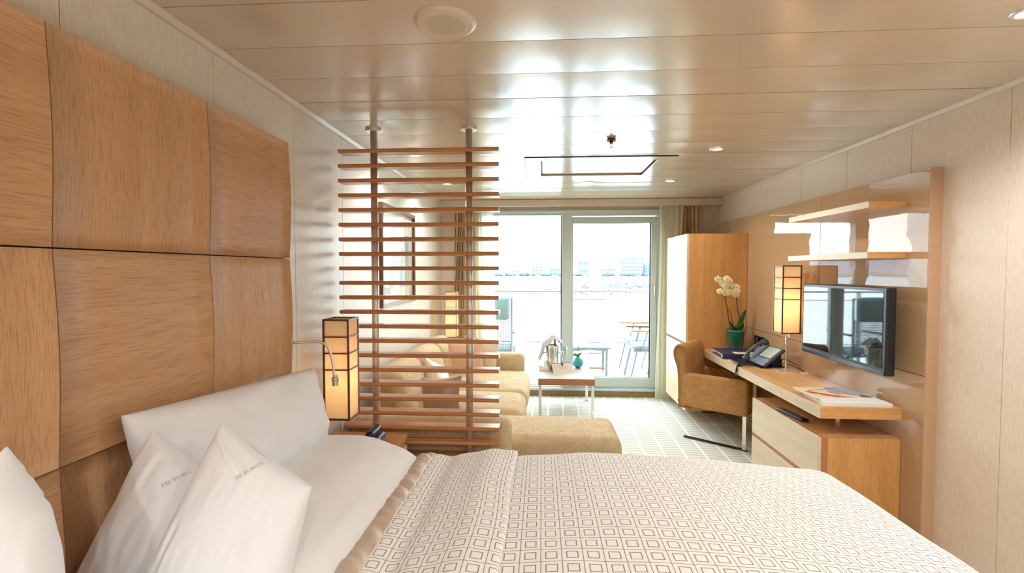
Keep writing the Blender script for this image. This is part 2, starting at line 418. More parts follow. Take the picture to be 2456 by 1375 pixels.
# ---------------------------------------------------------------- structure
g = G().box(XL, XR, -1.7, 5.6, -.05, 0); struct('floor', g, MCARPET, 'pale ribbed carpet with a light grid')
wl = struct('wall_left'); wr = struct('wall_right')
ys = [-1.7]+[.017+.5555*i for i in range(-3, 11)]+[5.6]
for a, b_ in zip(ys[:-1], ys[1:]):
    part('wall_panel', G().box(XL-.03, XL, a+.0012, b_-.0012, 0, HC+.03), MW, wl, bev=.0012, seg=1)
ys = [-1.7]+[-.009+.5515*i for i in range(-3, 10)]+[5.6]
for a, b_ in zip(ys[:-1], ys[1:]):
    part('wall_panel', G().box(XR, XR+.03, a+.0012, b_-.0012, 0, HC+.03), MWR, wr, bev=.0012, seg=1)
struct('wall_left_core', G().box(XL-.1, XL-.031, -1.7, 5.7, -.05, 2.4), MWR)
struct('wall_right_core', G().box(XR+.031, XR+.1, -1.7, 5.7, -.05, 2.4), MWR)
wb = struct('wall_back')
for i in range(6):
    part('wall_panel', G().box(XL+.53*i+.001, XL+.53*(i+1)-.001, -1.75, -1.7, 0, HC+.03), MW, wb, bev=.0012, seg=1)
part('wall_core', G().box(XL-.1, XR+.1, -1.85, -1.751, -.05, 2.4), MWR, wb)
# ceiling planks
ce = struct('ceiling'); y = -1.66
GAPS = (3.42, 4.17)
def plank(x0, x1, y0, y1):
    g = G(); n = 8; vs = []; sag = .0024; dz = random.uniform(-.0008, .0008)
    for i in range(n+1):
        tt = i/n; yy = y0+.0024+(y1-y0-.0048)*tt; z = HC+dz-sag*(1-(2*tt-1)**2)
        vs += [(x0, yy, z), (x1, yy, z)]
    vs += [(x0, y0+.0024, HC+.012), (x1, y0+.0024, HC+.012), (x0, y1-.0024, HC+.012), (x1, y1-.0024, HC+.012)]
    k = 2*(n+1); vs += [vs[0], vs[1], vs[2*n], vs[2*n+1]]
    fs = [(2*i, 2*i+1, 2*i+3, 2*i+2) for i in range(n)]+[(k+4, k, k+1, k+5), (k+6, k+7, k+3, k+2)]
    g.add(vs, fs); o = part('ceiling_panel', g, MCEIL, ce)
    for p in o.data.polygons[:n]: p.use_smooth = True
y0 = 1.42-.28*11
while y0 < 5.44:
    y1 = min(y0+.28, 5.45)
    segs = [(XL+.015, XR-.015)]
    if y0 < 4.16 and y1 > 3.43: segs = [(XL+.015, -.124), (.954, XR-.015)]
    for a, b_ in segs:
        if len(segs) == 2:
            lo, hi = max(y0, 3.43), min(y1, 4.157)
            plank(a, b_, y0, y1)
        else: plank(a, b_, y0, y1)
    if len(segs) == 2 and y0 < 3.43 < y1: plank(-.124, .954, y0, 3.43)
    if len(segs) == 2 and y0 < 4.157 < y1: plank(-.124, .954, 4.157, y1)
    y0 += .28
part('ceiling_core', G().box(XL-.1, XR+.1, -1.85, 5.7, HC+.07, HC+.16), MWR, ce)
part('joint_backing', G().box(XL+.015, XR-.015, -1.7, 5.44, HC+.0125, HC+.013), MDARKGAP, ce)
# hatch
ha = thing('ceiling_hatch', 'large rectangular white air hatch recessed in the plank ceiling', 'hatch', (.415, 3.79, HC))
g = G(); X0, X1, Y0, Y1 = -.12, .95, 3.436, 4.153; a0, a1, b0, b1 = -.005, .835, 3.535, 4.1
zt = HC-.006
g.box(X0, X1, Y0, b0, zt, HC+.006); g.box(X0, X1, b1, Y1, zt, HC+.006); g.box(X0, a0, b0, b1, zt, HC+.006); g.box(a1, X1, b0, b1, zt, HC+.006)
part('hatch_frame', g, MCEIL, ha, bev=.001, seg=1)
part('hatch_door', G().box(a0+.012, a1-.012, b0+.016, b1-.006, HC+.008, HC+.014), MCEIL, ha)
part('shadow_lip', G().box(a0-.004, a1+.004, b0-.004, b1+.004, HC+.018, HC+.03), MDARKGAP, ha)
part('front_lip', G().box(X0, X1, Y0-.008, Y0, zt-.002, HC+.004), MDSTEEL, ha)
for (x, yy) in ((.04, 3.49), (.68, 3.5), (.04, 4.125), (.68, 4.125)):
    part('hatch_lock', G().lathe([(0, zt-.002), (.012, zt-.002), (.013, zt+.001)], (x, yy, 0), 12), MSTEEL, ha)
# trims
struct('trim_1', G().prism([(XL, HC), (XL+.025, HC), (XL+.025, HC-.006), (XL+.014, HC-.022), (XL, HC-.022)], -1.7, 5.44), MTRIM)
struct('trim_2', G().prism([(XR, HC), (XR-.025, HC), (XR-.025, HC-.006), (XR-.014, HC-.022), (XR, HC-.022)], -1.7, 5.44), MTRIM)
struct('trim_3', G().box(XL, XR, 5.44, 5.475, 2.19, HC-.004), MTRIM, bev=.002)
struct('trim_4', G().box(XL, XR, 5.475, 5.62, 2.235, HC), MTRIM)
struct('baseboard_left', G().box(XL, XL+.012, -1.7, 5.6, 0, .07), MTILEBASE)
struct('baseboard_right', G().box(XR-.012, XR, -1.7, 2.5, 0, .07), MTILEBASE)
# far wall
DX0, DX1 = -.76, 1.40
wf = struct('wall_far')
part('wall_panel', G().box(XL-.1, DX0, 5.6, 5.78, -.05, 2.4), MWR, wf)
part('wall_panel', G().box(DX1, XR+.1, 5.6, 5.78, -.05, 2.4), MWR, wf)
part('wall_panel', G().box(DX0, DX1, 5.6, 5.78, 2.165, 2.4), MTRIM, wf)
struct('trim_5', G().box(DX0, DX1, 5.575, 5.6, -.02, .068), MTANBASE)
struct('trim_6', G().box(DX0, DX1, 5.56, 5.8, .068, .094), MWHITE, bev=.004)
struct('trim_7', G().box(DX0, DX1, 5.56, 5.6, 2.13, 2.16), MWHITE, bev=.004)
# door_1 : fixed left light, door_2 : sliding leaf
w1 = struct('window_1', label='fixed glass light left of the sliding door')
g = G(); g.box(DX0, DX0+.07, 5.62, 5.72, .094, 2.165); g.box(DX0, .24, 5.62, 5.72, 2.105, 2.165); g.box(DX0, .24, 5.62, 5.72, .094, .105)
part('window_frame', g, MWHITE, w1, bev=.003)
part('mullion', G().box(.238, .352, 5.60, 5.72, .094, 2.165), MWHITE, w1, bev=.004)
part('pane', G().box(DX0+.07, .238, 5.668, 5.674, .105, 2.105), MPANE, w1)
part('gasket', G().box(.226, .238, 5.655, 5.667, .105, 2.105).box(DX0+.07, .238, 5.655, 5.667, .1, .108), MGASK, w1)
d1 = struct('door_1', label='white framed sliding glass door to the balcony')
g = G(); g.box(.352, 1.325, 5.61, 5.68, 2.015, 2.085); g.box(.352, 1.325, 5.61, 5.68, .1, .215); g.box(1.258, 1.325, 5.605, 5.68, .1, 2.085)
g.box(.352, .37, 5.62, 5.68, .1, 2.085)
part('door_leaf', g, MWHITE, d1, bev=.004)
g = G(); g.box(1.33, DX1, 5.60, 5.74, .094, 2.165); g.box(.352, 1.33, 5.60, 5.74, 2.095, 2.165)
part('door_frame', g, MWHITE, d1, bev=.004)
part('pane', G().box(.37, 1.258, 5.64, 5.646, .215, 2.015), MPANE, d1)
g = G(); g.box(1.246, 1.258, 5.628, 5.639, .215, 2.015); g.box(.37, 1.258, 5.628, 5.639, .207, .219); g.box(.37, 1.258, 5.628, 5.639, 2.008, 2.017)
part('gasket', g, MGASK, d1)
g = G(); g.box(1.283, 1.305, 5.598, 5.606, 1.13, 1.38)
h = part('door_handle', g, MSTEEL, d1, bev=.003)
part('lever', G().tube([(1.294, 5.6, 1.28), (1.294, 5.57, 1.28), (1.294, 5.565, 1.17)], .007, 8), MSTEEL, h, smooth=True)

# ---------------------------------------------------------------- outside
dk = struct('balcony_deck', label='planked balcony deck')
for i in range(13):
    part('plank', G().box(-3.2, 4.6, 5.8+.115*i, 5.8+.115*i+.109, .01, .035), MDECK, dk, bev=.002, seg=1)
part('deck_slab', G().box(-3.2, 4.6, 5.78, 7.4, -.2, .008), MOUTW, dk)
rl = thing('balcony_railing', 'balcony railing with a varnished wooden handrail over glass', 'railing', (.6, 7.15, .035))
part('handrail', G().rbox((.6, 7.15, 1.155), (3.8, .035, .011), .01, 3, 4), MRAILW, rl)
for z, r in ((1.035, .004), (.395, .005), (.235, .005)):
    part('rail_bar', G().box(-3.2, 4.4, 7.145, 7.155, z-r, z+r), MRAILM, rl)
for x in (-2.2, -.9, 2.45, 3.7):
    part('post', G().box(x-.02, x+.02, 7.13, 7.17, .035, 1.145), MOUTW, rl)
part('glass_panel', G().box(-3.2, 4.4, 7.12, 7.126, .24, 1.03), MPANE, rl)
single('balcony_pillar', 'white structural pillar rising behind the balcony handrail', 'pillar', G().box(.72, .9, 7.22, 7.38, .0, 3.4), MOUTW, (.81, 7.3, 0), bev=.01)
single('balcony_partition', 'white privacy partition at the left end of the balcony', 'partition', G().box(-1.5, -1.44, 5.8, 7.3, .036, 2.35).box(-1.44, -1.42, 6.5, 6.53, .036, 2.35), MOUTW, (-1.47, 6.5, .036), bev=.003)
# lounger (left)
lo = thing('balcony_lounger', 'high backed woven lounge chair with grey headrest cushion at left of balcony', 'lounge chair', (-.62, 6.5, .035))
M1 = Matrix.Rotation(.12, 4, 'X')
part('headrest', G().rbox((-.62, 6.42, .96), (.2, .045, .15), .045, 4, 5, (0, .02, .01)), MLOUNGE, lo, smooth=True)
g = G()
for i in range(15):
    x = -.82+.4*i/14; g.tube([(x, 6.46, .35), (x, 6.46, .82)], .005, 5)
for i in range(22):
    z = .35+.47*i/21; g.tube([(-.82, 6.455, z), (-.42, 6.455, z)], .004, 5)
    if i < 21: g.tube([(-.82+.028*(i % 2), 6.45, z), (-.8+.028*(i % 2), 6.45, z+.02)], .004, 5)
part('woven_back', g, MLWEAVE, lo)
g = G().tube([(-.84, 6.46, .06), (-.84, 6.46, 1.1), (-.40, 6.46, 1.1), (-.40, 6.46, .06)], .014, 8)
part('back_frame', g, MOUTF, lo)
part('seat', G().rbox((-.62, 6.75, .36), (.22, .3, .03), .028, 3, 4), MLOUNGE, lo, smooth=True)
for s in (-1, 1):
    part('leg', G().tube([(-.62+.22*s, 7.02, .035), (-.62+.22*s, 7.02, .36)], .013, 8), MOUTF, lo)
    part('armrest', G().rbox((-.62+.245*s, 6.72, .62), (.022, .26, .014), .012, 2, 3), MOUTWD, lo, smooth=True)
# second chair edge seen right of lounger
ot = thing('balcony_footstool', 'low white side table on the balcony left of the pillar', 'side table', (.62, 6.68, .035))
part('table_top', G().box(.38, .92, 6.45, 6.9, .405, .432), MOUTF, ot, bev=.004)
part('apron', G().prism([(.41, .405), (.89, .405), (.87, .375), (.66, .4), (.45, .375)], 6.46, 6.475), MOUTF, ot)
for x in (.42, .88):
    for yy in (6.49, 6.86): part('leg', G().tube([(x, yy, .405), (x, yy, .035)], .018, 10), MOUTF, ot)
part('stretcher', G().box(.42, .88, 6.66, 6.69, .1, .12), MOUTWD, ot)
def outchair(x, y, lab):
    c = thing('balcony_chair', lab, 'chair', (x, y, .035), 0, 'balcony dining chairs')
    part('seat_cushion', G().rbox((x, y, .475), (.21, .22, .03), .028, 3, 4, (0,0,.01)), MLOUNGE, c, smooth=True)
    part('seat_frame', G().tube([(x-.2, y-.21, .44), (x+.22, y-.21, .44), (x+.22, y+.21, .44), (x-.2, y+.21, .44), (x-.2, y-.21, .44)], .013, 8), MOUTF, c)
    for s in (-1, 1):
        part('leg', G().tube([(x-.17, y+.2*s, .44), (x-.26, y+.2*s, .035)], .012, 8), MOUTF, c)
        part('leg', G().tube([(x+.16, y+.2*s, .44), (x+.06, y+.2*s, .035)], .012, 8), MOUTF, c)
        part('arm_post', G().tube([(x-.12, y+.23*s, .44), (x-.05, y+.24*s, .69)], .01, 8), MOUTF, c)
        part('armrest', G().rbox((x-.0, y+.245*s, .70), (.25, .026, .013), .012, 3, 3), MOUTWD, c, smooth=True)
    part('backrest', G().rbox((x+.27, y, .74), (.012, .2, .24), .011, 3, 3, M=None), MLWEAVE, c)
    return c
outchair(1.39, 6.36, 'nearer wooden-armed chair on the balcony behind the sliding door')
outchair(1.40, 6.85, 'farther wooden-armed chair beside the balcony railing')
# sea, shore, buildings
m, t, b = newmat('sea_water'); b.inputs['Base Color'].default_value = (.50,.60,.64,1); b.inputs['Roughness'].default_value = .12
tcn = t.nodes.new('ShaderNodeTexCoord'); n = t.nodes.new('ShaderNodeTexNoise'); n.inputs['Scale'].default_value = .4; n.inputs['Detail'].default_value = 4
bp = t.nodes.new('ShaderNodeBump'); bp.inputs['Strength'].default_value = .25; bp.inputs['Distance'].default_value = .3
t.links.new(tcn.outputs['Object'], n.inputs[0]); t.links.new(n.outputs[0], bp.inputs['Height']); t.links.new(bp.outputs[0], b.inputs['Normal'])
o = single('sea', 'calm harbour water beyond the balcony', 'sea', G().box(-2500, 2500, 12, 620, -8.4, -8), m, (0, 12, -8), kind='stuff')
o = struct('shore', G().box(-1500, 1500, 620, 1700, -9, -6.5), mat('shore_ground', (150,148,146), 1, noise_amt=.2, nscale=.05))
g = G()
def hill(u, v):
    x = -1500+3000*u; yy = 900+700*v
    h = (60+45*noise.noise(Vector((x*.0016, 1.3, 0)))+10*noise.noise(Vector((x*.008, 4, 0))))*math.sin(min(1, v*1.15)*PI/2)
    return (x, yy, -6.5+h)
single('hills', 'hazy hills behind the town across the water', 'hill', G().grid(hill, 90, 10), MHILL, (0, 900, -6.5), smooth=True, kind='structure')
bw = G(); rnd = random.Random(3)
for i in range(620):
    x = -8+85*rnd.random()**1; k = rnd.random(); yy = 182+12*k; top = 4.1 if x > 12 else 4.1*max(.12, (x+9)/21)
    z = -8.1+top*k; r = .35+.55*rnd.random()
    vs = [(x+r*(a+rnd.uniform(-.3,.3)), yy+r*(b_+rnd.uniform(-.3,.3)), z+r*(c+rnd.uniform(-.3,.3))) for a, b_, c in ((1,0,0),(-1,0,0),(0,1,0),(0,-1,0),(0,0,1),(0,0,-1))]
    bw.add(vs, [(0,2,4),(2,1,4),(1,3,4),(3,0,4),(2,0,5),(1,2,5),(3,1,5),(0,3,5)])
single('breakwater', 'grey boulder breakwater across the harbour', 'breakwater', bw, mat('boulder', (104,108,116), 1, noise_amt=.35, nscale=.5), (30, 188, -8), kind='stuff')
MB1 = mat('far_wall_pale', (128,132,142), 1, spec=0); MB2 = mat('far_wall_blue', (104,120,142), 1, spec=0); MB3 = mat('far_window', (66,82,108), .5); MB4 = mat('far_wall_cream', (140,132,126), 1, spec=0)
MTREE = mat('far_tree', (74,92,90), 1, spec=0, noise_amt=.4, nscale=.3)
def building(x0, x1, y, z1, label, m, floors, cols, roofbox=False):
    g_ = thing('waterfront_building', label, 'building', ((x0+x1)/2, y, -6.5), 0, 'waterfront buildings')
    part('wall', G().box(x0, x1, y, y+12, -6.5, z1), m, g_)
    H = z1+6.5; fh = H/floors; cw = (x1-x0)/cols
    for f in range(floors):
        for c in range(cols):
            part('window', G().box(x0+cw*(c+.18), x0+cw*(c+.82), y-.15, y, -6.5+fh*(f+.3), -6.5+fh*(f+.78)), MB3, g_)
    if roofbox: part('roof_structure', G().box(x0+(x1-x0)*.3, x0+(x1-x0)*.75, y+2, y+8, z1, z1+3), MB2, g_)
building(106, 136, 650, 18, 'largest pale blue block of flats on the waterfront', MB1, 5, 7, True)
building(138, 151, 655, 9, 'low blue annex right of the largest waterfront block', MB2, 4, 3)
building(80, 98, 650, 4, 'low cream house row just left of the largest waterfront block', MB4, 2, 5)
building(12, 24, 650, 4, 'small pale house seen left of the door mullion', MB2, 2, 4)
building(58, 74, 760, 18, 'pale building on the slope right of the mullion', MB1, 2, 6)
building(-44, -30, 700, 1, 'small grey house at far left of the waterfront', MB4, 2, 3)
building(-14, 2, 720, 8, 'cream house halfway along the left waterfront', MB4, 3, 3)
tr = G()
for i in range(90):
    x = rnd.uniform(-70, 175); yy = rnd.uniform(622, 640); r = rnd.uniform(1.2, 3); z = -6.5+r*.6
    vs = [(x+r*(a*1.3+rnd.uniform(-.3,.3)), yy+r*b_, z+r*(c+rnd.uniform(-.3,.3))) for a, b_, c in ((1,0,0),(-1,0,0),(0,1,0),(0,-1,0),(0,0,1),(0,0,-1))]
    tr.add(vs, [(0,2,4),(2,1,4),(1,3,4),(3,0,4),(2,0,5),(1,2,5),(3,1,5),(0,3,5)])
single('shore_trees', 'line of small trees along the far shore', 'trees', tr, MTREE, (50, 630, -6.5), kind='stuff')

# ---------------------------------------------------------------- headboard
hb = thing('headboard', 'tall oak headboard of curved square veneer panels on the left wall', 'headboard', (XL, 1.02, 0))
cols = [-.01, .505, 1.02, 1.535, 2.047]; rows = [0, .508, 1.014, 1.52, 2.026]
HX = -1.10
part('backing', G().box(XL+.003, HX-.03, cols[0]+.01, cols[-1]-.004, 0, rows[-1]-.004), MDARKGAP, hb)
for i in range(4):
    for j in range(4):
        y0, y1, z0, z1 = cols[i]+.0015, cols[i+1]-.0015, rows[j]+.002, rows[j+1]-.002
        g = G(); ny, nz = 6, 12
        def F(u, v, x=None):
            bul = .0095*math.sin(PI*v)**1.2
            return (HX-.003+bul, y0+(y1-y0)*u, z0+(z1-z0)*v)
        g.grid(F, ny, nz)
        base = len(g.v); m_ = nz+1
        rim = [k for k in range(m_)]+[q*m_+nz for q in range(1, ny+1)]+[ny*m_+k for k in range(nz-1, -1, -1)]+[q*m_ for q in range(ny-1, 0, -1)]
        g.v += [(HX-.03, g.v[r][1], g.v[r][2]) for r in rim]
        g.f += [(rim[k], base+k, base+(k+1) % len(rim), rim[(k+1) % len(rim)]) for k in range(len(rim))]
        g.uv = None
        o = part('veneer_panel', g, MOH if (i+j) % 2 == 0 else MOV, hb)
        for p in o.data.polygons[:ny*nz]: p.use_smooth = True
# reading light
rg = thing('reading_light', 'chrome gooseneck reading light at the far edge of the headboard', 'reading light', (-1.07, 2.06, 1.147))
pts = []
ctrl = [(-1.1, 2.055, 1.147), (-1.04, 2.08, 1.148), (-1.0, 2.09, 1.147), (-.965, 2.1, 1.125), (-.945, 2.1, 1.075), (-.935, 2.1, 1.0), (-.932, 2.1, .985)]
def catmull(c, n=8):
    c = [Vector(p) for p in c]; c = [c[0]*2-c[1]]+c+[c[-1]*2-c[-2]]; out = []
    for i in range(1, len(c)-2):
        for k in range(n):
            tt = k/n; p0, p1, p2, p3 = c[i-1:i+3]
            out.append(.5*((2*p1)+(p2-p0)*tt+(2*p0-5*p1+4*p2-p3)*tt*tt+(3*p1-p0-3*p2+p3)*tt**3))
    out.append(c[-2]); return out
part('gooseneck', G().tube(catmull(ctrl), .0055, 10), MSTEEL, rg, smooth=True)
part('lamp_head', G().lathe([(0,.03), (.009,.03), (.009,.022), (.015,.02), (.015,.012), (.012,.011), (.015,.009), (.015,.002), (.013,0), (.013,-.018), (.011,-.018), (.011,-.012), (0,-.012)], (-.93, 2.1, .965), 18), MCHROME, rg, smooth=False)

# ---------------------------------------------------------------- bed
bd = thing('bed_base', 'upholstered double bed base and mattress under the bedspread', 'bed', (.1, 1.02, 0))
part('base', G().box(-1.07, 1.14, .06, 1.98, .06, .34), MTILEBASE, bd, bev=.02)
part('mattress', G().rbox((.035, 1.02, .48), (1.1, .95, .14), .06, 3, 4), MCOTTON, bd, smooth=True)
for x in (-.9, .95):
    for yy in (.2, 1.85): part('leg', G().box(x-.03, x+.03, yy-.03, yy+.03, 0, .06), MDSTEEL, bd)
def edge_drop(a, b_, R):
    d = math.hypot(a, b_)
    if d < 1e-9: return 0, 0, 0
    nx, ny = a/d, b_/d
    if d < R*PI/2: h = R*math.sin(d/R); z = -R*(1-math.cos(d/R))
    else: h = R+.0*(d-R*PI/2); z = -(R+(d-R*PI/2))
    return nx*h, ny*h, z
YN, YF = .14, 1.93          # flat part of the bed top, near and far
def ztop(x, y):
    cy = 1-((y-1.02)/1.02)**2
    e = .662+.03*cy
    e += .055*math.exp(-((x-.3)/.55)**2)*(1 if x < .3 else 1)
    e += .006*noise.noise(Vector((x*3, y*3, 2)))+.003*noise.noise(Vector((x*9, y*7, 5)))
    return e
def spread_pt(s, tq, lift=0):
    a = max(0, s-1.08); b_ = max(0, tq-YF) if tq > 1 else min(0, tq-YN)
    R = .13
    ox, oy, oz = edge_drop(a, abs(b_), R)
    x = min(s, 1.08)+ox; y = min(max(tq, YN), YF)+math.copysign(oy, b_ if b_ else 1)
    z = ztop(min(s, 1.1), min(max(tq, YN), YF))+oz+lift
    fl = max(0, -oz-.1)
    x += .25*fl*.12*math.sin(tq*14) if a > 0 else 0
    y += .02*fl*math.sin(s*13)*2
    return (x, y, z)
bs = thing('bedspread', 'cream bedspread with brown nested squares folded over the bed', 'bedspread', (.35, 1.02, .3))
s0, s1, t0, t1 = -.36, 1.62, -.22, 2.33
def body(u, v): return spread_pt(s0+(s1-s0)*u, t0+(t1-t0)*v)
g = G().grid(body, 110, 130, lambda u, v: (s0+(s1-s0)*u, t0+(t1-t0)*v))
part('spread_body', g, MSPREAD, bs, smooth=True, solid=.006)
# turned-back flap: rolled edge at x=-.095, doubled back to x=-.43
FL, FR = -.445, -.1
prof = []
for k in range(9):                     # roll
    a = -PI/2+PI*k/8; prof.append((FR-.012+.013*math.cos(a), .016+.0135*math.sin(a)))
for k in range(1, 41):
    x = FR-.012-(FR-.012-FL)*k/40
    h = .0295+.016*math.exp(-((x+.2)/.06)**2)-.014*math.exp(-((x+.375)/.035)**2)
    prof.append((x, h))
arc = [0]
for p, q in zip(prof[:-1], prof[1:]): arc.append(arc[-1]+math.hypot(p[0]-q[0], p[1]-q[1]))
def flap(u, v):
    f = u*(len(prof)-1); i = min(int(f), len(prof)-2); k = f-i
    x = prof[i][0]*(1-k)+prof[i+1][0]*k; h = prof[i][1]*(1-k)+prof[i+1][1]*k
    tq = t0+(t1-t0)*v
    wv = .004*math.sin(tq*11+x*4)*max(0, min(1, (x-FL)*6))
    p = spread_pt(x+wv, tq); oy = 0
    b_ = max(0, tq-YF); bn = max(0, YN-tq)
    side = min(1, max(b_, bn)/.2)
    x_, y_, z_ = p
    return (x_, y_+(h*side if b_ > 0 else -h*side), z_+h*(1-side))
def flapuv(u, v):
    f = u*(len(prof)-1); i = min(int(f), len(prof)-2); k = f-i
    return (FR-(arc[i]*(1-k)+arc[i+1]*k), t0+(t1-t0)*v)
part('turned_back_flap', G().grid(flap, len(prof)-1, 130, flapuv, flip=True), MSPREAD, bs, smooth=True)
def band(u, v):
    x = FL+.004-(.076)*u; tq = t0+(t1-t0)*v
    p = spread_pt(x, tq); b_ = max(0, tq-YF); bn = max(0, YN-tq); side = min(1, max(b_, bn)/.2)
    h = .0285+.0+.010*math.sin(PI*min(1, u*1.0))-.012*u**3
    h += .012*noise.noise(Vector((tq*26+x*22, x*12, 0)))*math.sin(PI*u)**.6
    return (p[0]+.002*noise.noise(Vector((tq*9, 3, 0))), p[1]+(h*side if b_ > 0 else -h*side), p[2]+h*(1-side))
part('satin_band', G().grid(band, 14, 420, flip=True), MSATIN, bs, smooth=True, solid=.004, label='taupe satin edge band')
# white duvet between headboard and band
def duvet(u, v):
    s = -1.07+.72*u; tq = -.2+2.5*v; R = .16; yn, yf = .2, 1.87
    b_ = max(0, tq-yf) if tq > 1 else min(0, tq-yn)
    _, oy, oz = edge_drop(0, abs(b_), R)
    y = min(max(tq, yn), yf)+math.copysign(oy, b_ if b_ else 1)
    x = s
    k = max(0, min(1, (x+1.07)/.72))
    hgt = .745+.05*math.sin(PI*min(1, max(0, k*1.15+.08)))**1 - .06*max(0, (k-.45)/.55)**1.3
    hgt += .014*(1-((y-1.02)/.9)**2)-.035*max(0, min(1, (k-.70)/.2))
    hgt += .007*noise.noise(Vector((x*5, y*2.5, 1)))+.004*noise.noise(Vector((x*14+y*3, y*5, 1)))
    hgt += .004*math.sin((x-.25*y)*34)*math.exp(-((x+.52)/.07)**2)
    return (x, y, hgt+oz)
single('duvet', 'plump white cotton duvet between the pillows and the folded bedspread', 'duvet', G().grid(duvet, 70, 110), MCOTTON, (-.75, 1.02, .6), smooth=True, solid=.01)

# pillows
def pillow_fn(C4, T, pinch, e, seed=0, wr=.004, exp_=.42, creases=()):
    """C4: corners (bl, br, tr, tl) in the plane; returns fn(u,v,side)->(px,py,h)"""
    C4 = [Vector((*c, 0)) for c in C4]; cen = sum(C4, Vector((0,0,0)))/4
    def fn(u, v, side):
        a, b_ = (u+1)/2, (v+1)/2
        p = C4[0]*(1-a)*(1-b_)+C4[1]*a*(1-b_)+C4[2]*a*b_+C4[3]*(1-a)*b_
        k = pinch*((1-u*u)*v*v+(1-v*v)*u*u)
        p = p+(cen-p)*k
        h = max(0, (1-u*u)*(1-v*v))**exp_*T
        h *= 1+.15*noise.noise(Vector((u*1.3+seed, v*1.3, 0)))
        fold = wr*noise.noise(Vector((u*4+seed, v*2.2, 3)))+wr*.6*noise.noise(Vector((u*9, v*3+seed, 7)))
        h += fold*min(1, h/T*2)
        if side > 0:
            for (x0, y0, x1, y1, dp, wd_) in creases:
                dx, dy = x1-x0, y1-y0; L2 = dx*dx+dy*dy; tt = ((p.x-x0)*dx+(p.y-y0)*dy)/L2
                if -.1 < tt < 1.1:
                    dist = ((p.x-x0)*dy-(p.y-y0)*dx)/math.sqrt(L2); k2 = math.sin(PI*max(0, min(1, (tt+.1)/1.2)))
                    h += dp*k2*(-math.exp(-(dist/wd_)**2)+.6*math.exp(-((dist-wd_*1.8)/(wd_*1.3))**2))
        return Vector((p.x, p.y, side*h))
    return fn
def pillow(name, label, C4, T, org, ex, ey, n_, mat_, pinch=.1, seed=0, wr=.006, group=None, res=34, flat=.6, cat='pillow', backT=None, text=None, exp_=.42, creases=()):
    org = Vector(org); ez = Vector(n_).normalized(); ex = Vector(ex); ex = (ex-ez*ex.dot(ez)).normalized(); ey = ez.cross(ex)
    if ey.z < 0: ey = -ey
    fn = pillow_fn(C4, T, pinch, 1, seed, wr, exp_, creases)
    g = G()
    def mp(q, s): return org+ex*q.x+ey*q.y+ez*(q.z if s > 0 else q.z*(backT if backT is not None else 1))
    def cosd(i): return -math.cos(PI*i)
    for s in (1, -1):
        g.grid(lambda a, b_: mp(fn(-math.cos(PI*a), -math.cos(PI*b_), s), s), res, res, flip=(s < 0))
    g.uv = None
    # piped seam
    o = single(name, label, cat, g, mat_, tuple(org), smooth=True, group=group)
    if text:
        for (txt, u0, v0, du, ang, col) in text:
            cu = bpy.data.curves.new('t', 'FONT'); cu.body = txt; cu.size = 1; cu.resolution_u = 2
            to = bpy.data.objects.new('t', cu); COL.objects.link(to)
            dg = bpy.context.evaluated_depsgraph_get(); me = to.evaluated_get(dg).to_mesh()
            W = max(v.co.x for v in me.vertices); sc = du/W
            vs = []
            for v in me.vertices:
                x, y = v.co.x*sc, v.co.y*sc
                tx, ty = u0+x*math.cos(ang)-y*math.sin(ang), v0+x*math.sin(ang)+y*math.cos(ang); q = [0, 0]
                for _ in range(12):
                    p0 = fn(q[0], q[1], 1); pa = fn(q[0]+.01, q[1], 1); pb = fn(q[0], q[1]+.01, 1)
                    a_, b_2, c_, d_ = (pa.x-p0.x)/.01, (pb.x-p0.x)/.01, (pa.y-p0.y)/.01, (pb.y-p0.y)/.01
                    de = a_*d_-b_2*c_; ex_, ey_ = tx-p0.x, ty-p0.y
                    q[0] = max(-.98, min(.98, q[0]+(ex_*d_-ey_*b_2)/de)); q[1] = max(-.98, min(.98, q[1]+(a_*ey_-c_*ex_)/de))
                pp = fn(q[0], q[1], 1); pp.z += .0032; vs.append(mp(pp, 1))
            gt = G().add(vs, [tuple(p.vertices) for p in me.polygons])
            to.evaluated_get(dg).to_mesh_clear(); bpy.data.objects.remove(to)
            part('lettering', gt, col, o)
    return o
MLETTER = mat('pale_grey_print', (196,194,196), .8); MLETTER2 = mat('faint_print', (216,216,222), .8)
# P1 leans on the headboard
pillow('long_pillow', 'long white pillow leaning against the headboard behind the two pointed pillows',
       [(-.455,-.10), (.40,-.20), (.402,.150), (-.475,.208)], .095, (-.985, 1.60, .90), (.06,1,0), None, (1,-.06,.18), MCOTTON2, pinch=.015, seed=3, backT=.75, exp_=.36, wr=.016, res=70, creases=[(-.40,.16,-.37,-.06,.010,.012), (-.30,.0,-.18,-.12,.008,.012), (-.33,-.02,-.26,-.13,.008,.01)])
TXT = 'MS EUROPA 2'
pillow('pointed_pillow', 'white pillow with its corner pointing up, standing nearest the bed centre',
       [(-.255,-.17), (.07,-.20), (.118,.085), (-.088,.232)], .085, (-.63, 1.0, .90), (1,.12,0), None, (.12,-1,.22), MCOTTON2, pinch=.04, seed=9, exp_=.4, res=96, creases=[(-.082,.215,-.005,.13,.010,.005), (-.07,.22,.03,.15,.005,.006), (-.17,-.06,-.13,.03,.006,.006)],
       wr=.0045, text=[(TXT, -.016, .115, .066, .60, MLETTER)])
